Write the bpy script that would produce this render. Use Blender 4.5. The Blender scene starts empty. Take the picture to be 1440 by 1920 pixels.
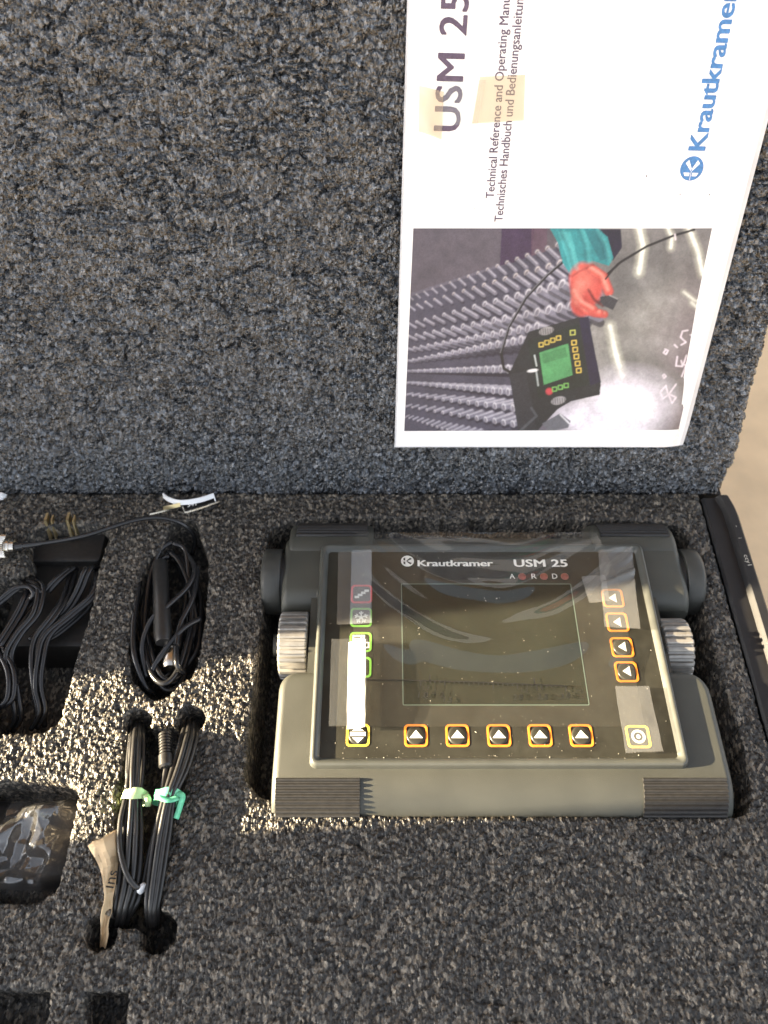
import bpy, math, random
import numpy as np
from mathutils import Vector

random.seed(7); RNG = np.random.RandomState(11)
SC = bpy.context.scene; COL = SC.collection
# ------------------------------------------------------------------ camera, sky, sun, exposure
F_PX = 1553.0; PITCH = math.atan(2140 / F_PX); CAM_H = 460.0           # lengths in millimetres unless said
cd = bpy.data.cameras.new('camera'); cam = bpy.data.objects.new('camera', cd); COL.objects.link(cam)
cd.sensor_fit = 'VERTICAL'; cd.sensor_height = 24; cd.lens = 24 * F_PX / 1920
cd.clip_start = .01; cd.clip_end = 500
cam.location = (0, 0, CAM_H * .001); cam.rotation_euler = (math.pi / 2 - PITCH, 0, 0)
cd.dof.use_dof = True; cd.dof.focus_distance = .47; cd.dof.aperture_fstop = 5.6
SC.camera = cam
SUN_EL = math.radians(14); SUN_AZ = math.radians(3)                    # light travels +X, turned a little towards +Y
w = bpy.data.worlds.new('World'); SC.world = w; w.use_nodes = True
nt = w.node_tree; sky = nt.nodes.new('ShaderNodeTexSky'); sky.sky_type = 'NISHITA'; sky.sun_disc = False
sky.sun_elevation = SUN_EL; sky.sun_rotation = math.radians(267); sky.air_density = .7; sky.dust_density = 1.6; sky.ozone_density = 1.0
hz = nt.nodes.new('ShaderNodeHueSaturation'); hz.inputs['Saturation'].default_value = .34      # hazy, whitish sky
nt.links.new(sky.outputs[0], hz.inputs['Color']); nt.links.new(hz.outputs[0], nt.nodes['Background'].inputs[0]); nt.nodes['Background'].inputs[1].default_value = .055
sd = bpy.data.lights.new('sun', 'SUN'); sd.energy = 5; sd.angle = math.radians(.5); sd.color = (1, .82, .55)
so = bpy.data.objects.new('sun', sd); COL.objects.link(so)
so.rotation_euler = Vector((math.cos(SUN_EL) * math.cos(SUN_AZ), math.cos(SUN_EL) * math.sin(SUN_AZ), -math.sin(SUN_EL))).to_track_quat('-Z', 'Y').to_euler()
so.location = (-2, -.3, .6)
vs = SC.view_settings; vs.view_transform = 'Standard'; vs.look = 'None'; vs.gamma = 1; vs.use_curve_mapping = False
vs.exposure = 3.55

# ------------------------------------------------------------------ helpers
FW = np.array([0, math.cos(PITCH), -math.sin(PITCH)]); UP = np.array([0, math.sin(PITCH), math.cos(PITCH)]); RT = np.array([1., 0, 0])
CAMP = np.array([0, 0, CAM_H])
def P(x, y, z=0.):                                  # survey: a sighting in the photo -> the point at height z (mm)
    d = FW * F_PX + RT * (x - 720) + UP * (960 - y); t = (z - CAM_H) / d[2]
    return np.array([d[0] * t, d[1] * t, z])
TH = math.radians(68.5); LU = np.array([0, math.cos(TH), math.sin(TH)]); LN = np.cross(RT, LU)
L0 = P(720, 928, 0); L0[0] = 0
def LID(x, u, off=0.): return L0 + RT * x + LU * u + LN * off
def LINV(px, py, off=0.):
    d = FW * F_PX + RT * (px - 720) + UP * (960 - py); q0 = L0 + LN * off
    q = CAMP + d * (np.dot(q0 - CAMP, LN) / np.dot(d, LN))
    return q[0], float(np.dot(q - q0, LU))

WL = {}                                             # world location of every parent
def thing(name, label, cat, loc, group=None):
    o = bpy.data.objects.new(name, None); COL.objects.link(o); o.empty_display_size = .02
    o.location = Vector(loc) * .001; WL[o.name] = np.array(loc, float)
    o['label'] = label; o['category'] = cat
    if group: o['group'] = group
    return o
def tag(o, label, cat=None, group=None, kind=None):
    o['label'] = label
    if cat: o['category'] = cat
    if group: o['group'] = group
    if kind: o['kind'] = kind
    return o
def link_obj(name, me, mat, parent, c):
    o = bpy.data.objects.new(name, me); COL.objects.link(o)
    WL[o.name] = np.array(c, float)
    base = WL[parent.name] if parent else np.zeros(3)
    o.location = Vector((np.array(c) - base) * .001)
    if parent: o.parent = parent
    if mat and not me.materials: me.materials.append(mat)
    return o
def mesh(name, V, Fs, mat, parent=None, smooth=False, sharp=None):
    V = np.asarray(V, float).reshape(-1, 3)
    lo, hi = V.min(0), V.max(0); c = np.array([(lo[0] + hi[0]) / 2, (lo[1] + hi[1]) / 2, lo[2]])
    me = bpy.data.meshes.new(name)
    A = (V - c) * .001
    if isinstance(Fs, np.ndarray):
        k = Fs.shape[1]; n = len(Fs)
        me.vertices.add(len(A)); me.vertices.foreach_set('co', A.ravel())
        me.loops.add(n * k); me.loops.foreach_set('vertex_index', Fs.ravel().astype(np.int32))
        me.polygons.add(n); me.polygons.foreach_set('loop_start', np.arange(0, n * k, k, dtype=np.int32))
        me.update(calc_edges=True)
    else:
        me.from_pydata([tuple(v) for v in A], [], [tuple(f) for f in Fs])
    me.validate()
    if smooth: me.polygons.foreach_set('use_smooth', np.ones(len(me.polygons), bool))
    if smooth and sharp: me.set_sharp_from_angle(angle=math.radians(sharp))
    me.update()
    return link_obj(name, me, mat, parent, c)
class MB:
    def __init__(s): s.v = []; s.f = []
    def add(s, V, Fs):
        n = len(s.v); s.v += [tuple(map(float, p)) for p in V]; s.f += [tuple(int(i) + n for i in f) for f in Fs]; return s
    def build(s, name, mat, parent=None, smooth=False, sharp=None): return mesh(name, s.v, s.f, mat, parent, smooth, sharp)
    def box(s, c, d, ex=(1, 0, 0), ey=(0, 1, 0), ez=(0, 0, 1)):
        ex, ey, ez = map(np.array, (ex, ey, ez)); c = np.array(c, float)
        V = [c + ex * d[0] / 2 * a + ey * d[1] / 2 * b + ez * d[2] / 2 * e for e in (-1, 1) for b in (-1, 1) for a in (-1, 1)]
        return s.add(V, [(0, 2, 3, 1), (4, 5, 7, 6), (0, 1, 5, 4), (2, 6, 7, 3), (0, 4, 6, 2), (1, 3, 7, 5)])
    def rings(s, R, caps=True, closed=True):
        n = len(R[0]); V = [p for r in R for p in r]; Fs = []
        for i in range(len(R) - 1):
            for j in range(n if closed else n - 1):
                k = (j + 1) % n; Fs.append((i * n + j, i * n + k, (i + 1) * n + k, (i + 1) * n + j))
        if caps: Fs += [tuple(range(n))[::-1], tuple(range((len(R) - 1) * n, len(R) * n))]
        return s.add(V, Fs)
    def tube(s, pts, r, n=8, sub=6, taper=None, flat=None):
        C = spline(pts, sub); m = len(C); R = []
        t = np.gradient(C, axis=0); t /= np.linalg.norm(t, axis=1)[:, None] + 1e-9
        nrm = np.array([.1, .2, 1.]); 
        for i in range(m):
            nrm = nrm - t[i] * np.dot(nrm, t[i]); nrm /= np.linalg.norm(nrm) + 1e-9
            b = np.cross(t[i], nrm); rr = r if taper is None else r * np.interp(i / (m - 1), *taper)
            R.append([C[i] + (nrm * math.cos(a) * (flat or 1) + b * math.sin(a)) * rr for a in np.linspace(0, 2 * math.pi, n, endpoint=False)])
        return s.rings(R)
    def lathe(s, prof, o, ax, n=32):
        o = np.array(o, float); ax = np.array(ax, float); ax /= np.linalg.norm(ax)
        h = np.array([0, 0, 1.]) if abs(ax[2]) < .9 else np.array([1., 0, 0])
        a1 = np.cross(ax, h); a1 /= np.linalg.norm(a1); a2 = np.cross(ax, a1)
        return s.rings([[o + ax * t + (a1 * math.cos(a) + a2 * math.sin(a)) * max(r, .01) for a in np.linspace(0, 2 * math.pi, n, endpoint=False)] for t, r in prof])
def spline(pts, sub):
    p = np.array(pts, float)
    if len(p) < 3: return np.array([p[0] + (p[-1] - p[0]) * t for t in np.linspace(0, 1, sub + 1)])
    q = np.vstack([2 * p[0] - p[1], p, 2 * p[-1] - p[-2]]); out = []
    for i in range(1, len(q) - 2):
        for t in np.linspace(0, 1, sub, endpoint=False):
            a, b, c, d = q[i - 1], q[i], q[i + 1], q[i + 2]
            out.append(.5 * (2 * b + (c - a) * t + (2 * a - 5 * b + 4 * c - d) * t * t + (3 * b - a - 3 * c + d) * t ** 3))
    out.append(p[-1]); return np.array(out)
def rrect(x0, x1, y0, y1, r, n=5):
    pts = []
    for cx, cy, a0 in ((x1 - r, y1 - r, 0), (x0 + r, y1 - r, 90), (x0 + r, y0 + r, 180), (x1 - r, y0 + r, 270)):
        pts += [(cx + r * math.cos(math.radians(a0 + 90 * k / n)), cy + r * math.sin(math.radians(a0 + 90 * k / n))) for k in range(n + 1)]
    return pts
def text2d(s, size, bold=0., spacing=1.0, shear=0., align='LEFT'):
    cu = bpy.data.curves.new('t', 'FONT'); cu.body = s; cu.size = size; extra = max(0, bold) * 1.0; cu.offset = 0; cu.space_character = spacing; cu.shear = shear
    cu.align_x = align; cu.resolution_u = 3
    o = bpy.data.objects.new('t', cu); me = bpy.data.meshes.new_from_object(o)
    V = np.array([(v.co[0], v.co[1], 0.) for v in me.vertices]); Fs = [tuple(p.vertices) for p in me.polygons]
    bpy.data.objects.remove(o); bpy.data.curves.remove(cu); bpy.data.meshes.remove(me)
    V0, F0, n = V, Fs, len(V)                       # heavier strokes: the same outline again, shifted, each a hair higher
    for k, (dx, dy) in enumerate(((-1, 0), (1, 0), (-.6, .7), (.6, .7), (.6, -.7), (-.6, -.7))):
        if extra > 0: V = np.vstack([V, V0 + np.array([dx * extra, dy * extra * .7, .012 * (k + 1)])]); Fs = Fs + [tuple(i + n * (k + 1) for i in f) for f in F0]
    return V, Fs
def frame2d(mb, V, Fs, o, ex, ey):
    o, ex, ey = map(lambda a: np.array(a, float), (o, ex, ey)); ez = np.cross(ex, ey); ez /= np.linalg.norm(ez)
    return mb.add([o + ex * v[0] + ey * v[1] + ez * v[2] for v in V], Fs)
def poly_prism(mb, pts2, z0, z1, o=(0, 0, 0), ex=(1, 0, 0), ey=(0, 1, 0), ez=(0, 0, 1)):
    o, ex, ey, ez = map(lambda a: np.array(a, float), (o, ex, ey, ez)); n = len(pts2)
    return mb.rings([[o + ex * p[0] + ey * p[1] + ez * z for p in pts2] for z in (z0, z1)])

# ---- noise
TAB = RNG.rand(4, 256, 256)
def tb(k, i, j): return TAB[k][np.mod(i, 256), np.mod(j, 256)]
def vnoise(x, y, k=0):
    i = np.floor(x).astype(int); j = np.floor(y).astype(int); fx = x - i; fy = y - j
    fx = fx * fx * (3 - 2 * fx); fy = fy * fy * (3 - 2 * fy)
    return (tb(k, i, j) * (1 - fx) + tb(k, i + 1, j) * fx) * (1 - fy) + (tb(k, i, j + 1) * (1 - fx) + tb(k, i + 1, j + 1) * fx) * fy - .5
def worley(x, y):
    i = np.floor(x).astype(int); j = np.floor(y).astype(int)
    best = np.full(x.shape, 9.); out = [np.zeros(x.shape) for _ in range(4)]; second = np.full(x.shape, 9.)
    for a in (-1, 0, 1):
        for b in (-1, 0, 1):
            I, J = i + a, j + b; dx = x - (I + tb(0, I, J)); dy = y - (J + tb(1, I, J)); d = np.sqrt(dx * dx + dy * dy)
            m = d < best; second = np.where(m, best, np.minimum(second, d)); best = np.where(m, d, best)
            for k, val in enumerate((dx, dy, tb(2, I, J), tb(3, I, J))): out[k] = np.where(m, val, out[k])
    return best, second, out
def foam_height(x, y, sx=2.5, sy=3.1, seed=0., crev=3.6):
    x = x + seed; y = y + seed * 1.7
    wx = x + 1.6 * vnoise(x / 4, y / 4, 0); wy = y + 1.6 * vnoise(x / 4, y / 4, 1)
    F, S, (dx, dy, r1, r2) = worley(wx / sx, wy / sy)
    h = 1.7 * np.clip(S - F, 0, .5) + 1.3 * (r1 - .5) + 3.0 * (dx * (r2 - .5) + dy * (r1 - .5))
    F2, S2, (ax, ay, q1, q2) = worley(wx / 1.35 + 40, wy / 1.6 + 9)
    h = h + .7 * (q1 - .5) + 1.1 * (ax * (q2 - .5) + ay * (q1 - .5))
    # larger crinkled pebbles with broken crevices between them, drawn out sideways
    vx = x + 5 * vnoise(x / 11 + 7, y / 8, 3) + 2 * vnoise(x / 4, y / 4, 2); vy = y + 4 * vnoise(x / 10, y / 7 + 5, 2) + 1.5 * vnoise(x / 3.5, y / 3.5, 1)
    F3, S3, (bx, by, p1, p2) = worley(vx / 11.5 + 3, vy / 4.4 + 11)
    broken = np.clip(.5 + 2.0 * vnoise(x / 9 + 20, y / 6 + 3, 1) + .5 * vnoise(x / 45, y / 45, 0), 0, 1)
    h = h - crev * broken * np.exp(-((S3 - F3) / .12) ** 2) + crev * .26 * (by * (p1 - .25) + .6 * (p2 - .5))
    return h + 1.6 * vnoise(x / 38, y / 26, 2) + .9 * vnoise(x / 13, y / 9, 3)
def seg_dist(x, y, a, b):
    ax, ay = a; vx, vy = b[0] - ax, b[1] - ay; L2 = vx * vx + vy * vy + 1e-12
    t = np.clip(((x - ax) * vx + (y - ay) * vy) / L2, 0, 1)
    return np.hypot(x - ax - t * vx, y - ay - t * vy)
def inside(x, y, poly):
    c = np.zeros(x.shape, bool); n = len(poly)
    for i in range(n):
        x0, y0 = poly[i]; x1, y1 = poly[(i + 1) % n]
        if y0 == y1: continue
        c ^= ((y0 > y) != (y1 > y)) & (x < (x1 - x0) * (y - y0) / (y1 - y0) + x0)
    return c
def sdf(x, y, poly):
    d = np.full(x.shape, 1e9)
    for i in range(len(poly)): d = np.minimum(d, seg_dist(x, y, poly[i], poly[(i + 1) % len(poly)]))
    return np.where(inside(x, y, poly), -d, d)
def grid_faces(ny, nx):
    a = np.arange(ny * nx).reshape(ny, nx)
    return np.stack([a[:-1, :-1], a[:-1, 1:], a[1:, 1:], a[1:, :-1]], -1).reshape(-1, 4)

# ------------------------------------------------------------------ materials
MATS = {}
def mat(name, col, rough=.5, metal=0., spec=.5, var=0., scale=200., bump=0., bscale=900., rvar=0., coat=0.):
    m = bpy.data.materials.new(name); m.use_nodes = True; N = m.node_tree; b = N.nodes['Principled BSDF']
    b.inputs['Base Color'].default_value = (*col, 1); b.inputs['Roughness'].default_value = rough
    b.inputs['Metallic'].default_value = metal; b.inputs['Specular IOR Level'].default_value = spec
    b.inputs['Coat Weight'].default_value = coat
    tc = N.nodes.new('ShaderNodeTexCoord')
    if var or rvar:
        n = N.nodes.new('ShaderNodeTexNoise'); n.inputs['Scale'].default_value = scale; n.inputs['Detail'].default_value = 5
        N.links.new(tc.outputs['Object'], n.inputs['Vector'])
        if var:
            r = N.nodes.new('ShaderNodeValToRGB'); r.color_ramp.elements[0].position = .3; r.color_ramp.elements[1].position = .7
            r.color_ramp.elements[0].color = (*[c * (1 - var) for c in col], 1); r.color_ramp.elements[1].color = (*[min(1, c * (1 + var)) for c in col], 1)
            N.links.new(n.outputs[0], r.inputs[0]); N.links.new(r.outputs[0], b.inputs['Base Color'])
        if rvar:
            q = N.nodes.new('ShaderNodeMapRange'); q.inputs[3].default_value = max(.02, rough - rvar); q.inputs[4].default_value = min(1, rough + rvar)
            N.links.new(n.outputs[0], q.inputs[0]); N.links.new(q.outputs[0], b.inputs['Roughness'])
    if bump:
        n2 = N.nodes.new('ShaderNodeTexNoise'); n2.inputs['Scale'].default_value = bscale; n2.inputs['Detail'].default_value = 3
        N.links.new(tc.outputs['Object'], n2.inputs['Vector'])
        bp = N.nodes.new('ShaderNodeBump'); bp.inputs['Strength'].default_value = bump; bp.inputs['Distance'].default_value = .0004
        N.links.new(n2.outputs[0], bp.inputs['Height']); N.links.new(bp.outputs[0], b.inputs['Normal'])
    MATS[name] = m; return m
def clear(name, tint, opac, gloss_rough, diff=(.8, .8, .8), fres=1.45, bump=0., bscale=300.):
    """thin clear plastic: see-through, a little milky (opac), with a Fresnel sheen"""
    m = bpy.data.materials.new(name); m.use_nodes = True; N = m.node_tree; N.nodes.clear()
    o = N.nodes.new('ShaderNodeOutputMaterial'); t = N.nodes.new('ShaderNodeBsdfTransparent'); t.inputs[0].default_value = (*tint, 1)
    d = N.nodes.new('ShaderNodeBsdfDiffuse'); d.inputs[0].default_value = (*diff, 1)
    g = N.nodes.new('ShaderNodeBsdfGlossy'); g.inputs['Roughness'].default_value = gloss_rough
    lw = N.nodes.new('ShaderNodeLayerWeight'); lw.inputs['Blend'].default_value = .5            # 1 - |cos|: the same from both sides
    pw = N.nodes.new('ShaderNodeMath'); pw.operation = 'POWER'; pw.inputs[1].default_value = 5; N.links.new(lw.outputs['Facing'], pw.inputs[0])
    f0 = ((fres - 1) / (fres + 1)) ** 2 * 2
    f = N.nodes.new('ShaderNodeMath'); f.operation = 'MULTIPLY_ADD'; f.inputs[1].default_value = 1 - f0; f.inputs[2].default_value = f0; N.links.new(pw.outputs[0], f.inputs[0])
    m1 = N.nodes.new('ShaderNodeMixShader'); m2 = N.nodes.new('ShaderNodeMixShader')
    m1.inputs[0].default_value = opac
    N.links.new(t.outputs[0], m1.inputs[1]); N.links.new(d.outputs[0], m1.inputs[2])
    N.links.new(f.outputs[0], m2.inputs[0]); N.links.new(m1.outputs[0], m2.inputs[1]); N.links.new(g.outputs[0], m2.inputs[2]); N.links.new(m2.outputs[0], o.inputs[0])
    if bump:
        tc = N.nodes.new('ShaderNodeTexCoord'); n = N.nodes.new('ShaderNodeTexNoise'); n.inputs['Scale'].default_value = bscale
        bp = N.nodes.new('ShaderNodeBump'); bp.inputs['Strength'].default_value = bump; bp.inputs['Distance'].default_value = .0006
        N.links.new(tc.outputs['Object'], n.inputs[0]); N.links.new(n.outputs[0], bp.inputs['Height'])
        for q in (d, g, lw): N.links.new(bp.outputs[0], q.inputs['Normal'])
    MATS[name] = m; return m
def foam_mat(name, c0, c1, rough, spec, bs, vs_):
    m = bpy.data.materials.new(name); m.use_nodes = True; N = m.node_tree; b = N.nodes['Principled BSDF']
    tc = N.nodes.new('ShaderNodeTexCoord')
    mp = N.nodes.new('ShaderNodeMapping'); mp.inputs['Scale'].default_value = (1.5, .85, .85); N.links.new(tc.outputs['Object'], mp.inputs['Vector'])
    v = N.nodes.new('ShaderNodeTexVoronoi'); v.inputs['Scale'].default_value = 470; N.links.new(mp.outputs[0], v.inputs['Vector'])
    r = N.nodes.new('ShaderNodeValToRGB'); r.color_ramp.elements[0].color = (*c0, 1); r.color_ramp.elements[1].color = (*c1, 1)
    r.color_ramp.elements[0].position = .3; e_ = r.color_ramp.elements.new(.7); e_.color = (*[a * .8 + b * .2 for a, b in zip(c0, c1)], 1)
    sp = N.nodes.new('ShaderNodeSeparateColor'); N.links.new(v.outputs['Color'], sp.inputs[0])
    N.links.new(sp.outputs[0], r.inputs[0]); N.links.new(r.outputs[0], b.inputs['Base Color'])
    q = N.nodes.new('ShaderNodeMapRange'); q.inputs[3].default_value = rough - .14; q.inputs[4].default_value = rough + .2
    N.links.new(sp.outputs[1], q.inputs[0]); N.links.new(q.outputs[0], b.inputs['Roughness'])
    n = N.nodes.new('ShaderNodeTexNoise'); n.inputs['Scale'].default_value = 700; n.inputs['Detail'].default_value = 3; N.links.new(tc.outputs['Object'], n.inputs['Vector'])
    bp = N.nodes.new('ShaderNodeBump'); bp.inputs['Strength'].default_value = bs; bp.inputs['Distance'].default_value = .0014
    v2 = N.nodes.new('ShaderNodeTexVoronoi'); v2.inputs['Scale'].default_value = vs_; N.links.new(mp.outputs[0], v2.inputs['Vector'])      # a small dome per cell
    ad_ = N.nodes.new('ShaderNodeMath'); ad_.operation = 'MULTIPLY_ADD'; ad_.inputs[1].default_value = -1.1; N.links.new(v2.outputs['Distance'], ad_.inputs[0]); N.links.new(n.outputs[0], ad_.inputs[2])
    N.links.new(ad_.outputs[0], bp.inputs['Height']); N.links.new(bp.outputs[0], b.inputs['Normal'])
    b.inputs['Specular IOR Level'].default_value = spec
    MATS[name] = m; return m
FOAM = foam_mat('foam', (.008, .0085, .0095), (.16, .178, .205), .22, 1.0, .75, 440)
FOAMB = foam_mat('warm_lit_foam', (.018, .0165, .0145), (.22, .19, .148), .38, .5, .55, 560)  # same foam as the lid; warm reflected light put into its colour
SHELL = mat('case_plastic', (.007, .007, .008), .5, var=.3, scale=120, bump=.25, bscale=1500)
BODY = mat('device_plastic', (.046, .0465, .038), .46, var=.14, scale=35, bump=.35, bscale=2600, rvar=.06)
BODYD = mat('device_dark_plastic', (.038, .038, .033), .48, bump=.35, bscale=2600, var=.1)
RUB = mat('rubber', (.016, .015, .014), .5, var=.3, scale=400, bump=.2, bscale=1800)
PANEL = mat('panel_foil', (.026, .025, .019), .36, spec=.35, var=.25, scale=90, rvar=.1, bump=.06, bscale=3000)
GLASS = mat('display_glass', (.012, .015, .010), .12, spec=.22, var=.2, scale=50, rvar=.05)
GLINE = mat('display_border', (.13, .18, .145), .5)
BEZ = mat('bezel_plastic', (.06, .062, .054), .34, var=.1, scale=80, rvar=.08)
KNOB = mat('knob_metal', (.30, .285, .26), .36, metal=.55, var=.2, scale=150, rvar=.1)
WHITE = mat('white_print', (.78, .77, .72), .5, var=.06)
ORANGE = mat('orange_print', (.66, .19, .02), .45, var=.08); YEL = mat('yellow_print', (.72, .50, .05), .45, var=.08)
RED = mat('red_print', (.62, .05, .06), .45); GREEN = mat('green_print', (.17, .42, .06), .45)
LED = mat('led_lens', (.24, .07, .05), .35, var=.3, scale=500)
INK = mat('black_ink', (.006, .006, .006), .6)
FILM = clear('clear_film', (.97, .975, .97), .022, .03, diff=(.7, .69, .6), fres=1.46, bump=.05, bscale=25)
TAPE = clear('matt_tape', (.95, .95, .93), .065, .32, diff=(.6, .62, .6), bump=.25, bscale=260)
TAPEF = clear('frosted_tape', (.93, .93, .92), .13, .3, diff=(.6, .6, .58), bump=.3, bscale=260)
TAPEC = clear('clear_tape', (.96, .97, .95), .07, .15, diff=(.7, .7, .68), bump=.15, bscale=160)
TAPEB = clear('sunlit_tape', (.93, .95, .96), .5, .3, diff=(.85, .86, .84))  # milky tape again, sun glare put into its whiter, denser colour
TAPEM = clear('milky_tape', (.93, .95, .96), .15, .3, diff=(.75, .8, .85), bump=.2, bscale=200)
TAPEY = clear('aged_tape', (.94, .87, .75), .24, .2, diff=(.62, .5, .36), bump=.5, bscale=120)
BAG = clear('bag_plastic', (.90, .88, .86), .07, .08, diff=(.55, .54, .52), fres=1.62, bump=.3, bscale=150)
PAPER = mat('paper', (.80, .80, .81), .5, var=.02, scale=30, bump=.06, bscale=500)
PURP = mat('violet_black_ink', (.085, .06, .10), .5, var=.25, scale=700); BLUE = mat('blue_ink', (.05, .17, .40), .5, var=.25, scale=700)
CABLE = mat('cable_rubber', (.016, .016, .017), .23, rvar=.08, scale=300, bump=.1, bscale=1200)
CABLEG = mat('cable_grey', (.022, .021, .020), .34, var=.25, scale=300, bump=.15, bscale=1800)
STEEL = mat('nickel', (.62, .58, .52), .25, metal=1., var=.15, scale=200, rvar=.1); BRASS = mat('brass', (.92, .74, .42), .3, metal=1.)
TIEY = mat('pale_green_tie', (.50, .66, .32), .45, var=.2, scale=250); TIEG = mat('green_tie', (.16, .62, .36), .35, var=.25, scale=250)
TAG = mat('kraft_tag', (.62, .46, .27), .6, var=.12, scale=120, bump=.3, bscale=300)
NYLON = mat('white_nylon', (.75, .76, .77), .35)
DUST = mat('dust', (.45, .42, .35), .7)
WOOD = mat('ground_board', (.76, .57, .35), .6, var=.1, scale=26, bump=.2, bscale=300)
BLOCKM = mat('blocker_pale', (.5, .47, .42), .8, var=.06, scale=8)  # for the added boards that block the sun
SCRATCH = mat('scratch', (.5, .47, .4), .6)

# ------------------------------------------------------------------ setting: ground, and added unseen blockers that shape the sun beam and reflections
V = []; nx, ny = 41, 41
for j in range(ny):
    for i in range(nx):
        sx = (i / (nx - 1) * 2 - 1); sy = (j / (ny - 1) * 2 - 1)
        V.append((sx * abs(sx) * 4000, 200 + sy * abs(sy) * 4000, -128 + 1.2 * math.sin(i * 1.7) * math.cos(j * 2.3)))
g = mesh('ground', V, grid_faces(ny, nx), WOOD, smooth=True); g['kind'] = 'structure'; g['label'] = 'pale tan board the case lies on'
mb = MB(); X0 = -760
for pts in ([(178 - 261 * .35, -128), (480, -128), (480, 580), (178 + 447 * .35, 580)], [(-60, -128), (86, -128), (86, 420), (-60, 420)], [(480.5, -128), (1100, -128), (1100, 260), (480.5, 260)]):   # (Y, Z) outlines
    mb.rings([[(x, y, z) for y, z in pts] for x in (X0 - 24, X0)])
rf = MB(); rf.box((0, 650 + 2000, 2300), (5200, 4000, 60)); rf = rf.build('sky_blocker', mat('blocker_dark', (.11, .085, .06), .7, var=.25, scale=6)); rf['kind'] = 'structure'; rf['label'] = 'added dark panel overhead, unseen, dims the film reflections'  # added out of view to darken the reflections in the film
wl = mb.build('sun_blocker', BLOCKM); wl['kind'] = 'structure'; wl['label'] = 'added unseen boards left of the case, their gap shapes the sun beam'  # added out of view; blocks the sun except through the gap

# ------------------------------------------------------------------ carrying case
case = thing('carrying_case', 'open black carrying case lined with black foam', 'case', (0, 190, -128))
CXL, CXR, CY0, CY1 = -330, 242, 18, 350
mb = MB()
def wallbox(x0, x1, y0, y1, z0, z1): mb.box(((x0 + x1) / 2, (y0 + y1) / 2, (z0 + z1) / 2), (x1 - x0, y1 - y0, z1 - z0))
wallbox(CXL, CXR, CY0, CY1, -126, -120)
wallbox(CXL, CXL + 6, CY0, CY1, -120, 2); wallbox(CXL + 6, 237, CY0, CY0 + 12, -120, -3); wallbox(CXL + 6, 237, CY1 + 2, CY1 + 8, -120, -4)
base_shell = mb.build('base_shell', SHELL, case)
# right-hand rim: an inner ledge and an outer lip
prof = [(221, -40), (221, -2.5), (222.5, -1), (233, -1.2), (234.2, 1.2), (235.5, 2.6), (240.5, 2.6), (242, 1), (242.6, -6), (242.6, -119), (237, -119), (237, -40)]
mb = MB(); ys = np.linspace(CY0 + .5, CY1 - 3.5, 40); R = []
for y in ys:
    k = max(0, (y - (CY1 - 22)) / 22); R.append([(x - 4 * k * k * (x > 230), y, z) for x, z in prof])
mb.rings(R); rim = mb.build('rim', SHELL, case, smooth=True, sharp=40)
mb = MB()
for s, px, py, sz in (('ccy1', 1398, 1040, 5.2), ('-', 1380, 985, 5), ('i', 1385, 1008, 4)):
    V, Fs = text2d(s, sz, -.02); o = P(px, py, 2.75); o[0] = 236.4
    frame2d(mb, V, Fs, o, (.08, -1, 0), (.8, .1, 0))
tag(mb.build('scratched_marking', SCRATCH, rim), 'letters scratched into the rim')
# lid shell behind the lid foam
mb = MB()
def lidbox(x0, x1, u0, u1, n0, n1, mb=mb): mb.box(LID((x0 + x1) / 2, (u0 + u1) / 2, (n0 + n1) / 2), (x1 - x0, u1 - u0, n1 - n0), RT, LU, LN)
lidbox(CXL, CXR - 3, -2, 322, -66, -60); lidbox(CXL, CXL + 5, -2, 322, -60, -12); lidbox(CXR - 8, CXR - 3, -2, 322, -60, -12)
lidbox(CXL + 5, CXR - 8, 317, 322, -60, -12); lidbox(CXL + 5, CXR - 8, -3, 2, -60, -8)
mb.build('lid_shell', SHELL, case)
mb = MB(); mb.lathe([(-560, 3.2), (0, 3.2)], (CXR - 4, CY1 + 12, -12), (1, 0, 0), 16); mb.build('hinge_rod', SHELL, case)

# lid foam: cut foam face with cracks along the skiving direction
STEP = .72
def crack_lines(n, x0, x1, y0, y1, lmin, lmax, slope, seed):
    r = random.Random(seed); out = []
    for _ in range(n):
        x = r.uniform(x0, x1); y = r.uniform(y0, y1); L = r.uniform(lmin, lmax); k = max(3, int(L / 4)); a = r.gauss(0, slope); pts = [(x, y)]
        for i in range(k):
            a = a * .8 + r.gauss(0, .25); x += L / k; y += L / k * math.tan(max(-.8, min(.8, a))); pts.append((x, y))
        out.append((pts, r.uniform(1.4, 3.0), r.uniform(.6, 1.15)))
    return out
def carve(h, X, Y, cracks):
    x0, y0 = X[0, 0], Y[0, 0]
    for pts, dep, wid in cracks:
        for k in range(len(pts) - 1):
            a, b = pts[k], pts[k + 1]; m = 4
            i0 = max(0, int((min(a[1], b[1]) - m - y0) / STEP)); i1 = int((max(a[1], b[1]) + m - y0) / STEP) + 1
            j0 = max(0, int((min(a[0], b[0]) - m - x0) / STEP)); j1 = int((max(a[0], b[0]) + m - x0) / STEP) + 1
            sub = (slice(i0, i1), slice(j0, j1))
            if X[sub].size == 0: continue
            d = seg_dist(X[sub], Y[sub], a, b); h[sub] = np.minimum(h[sub], h[sub] * .5 - dep * np.exp(-(d / wid) ** 2) + (d > wid * 1.5) * 99)
    return h
gx = np.arange(-318, 239.4, STEP); gy = np.arange(-5, 317, STEP); X, U = np.meshgrid(gx, gy)
h = foam_height(X, U, 2.4, 3.2)
h = carve(h, X, U, crack_lines(110, -320, 235, 45, 315, 5, 16, .18, 3))
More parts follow.
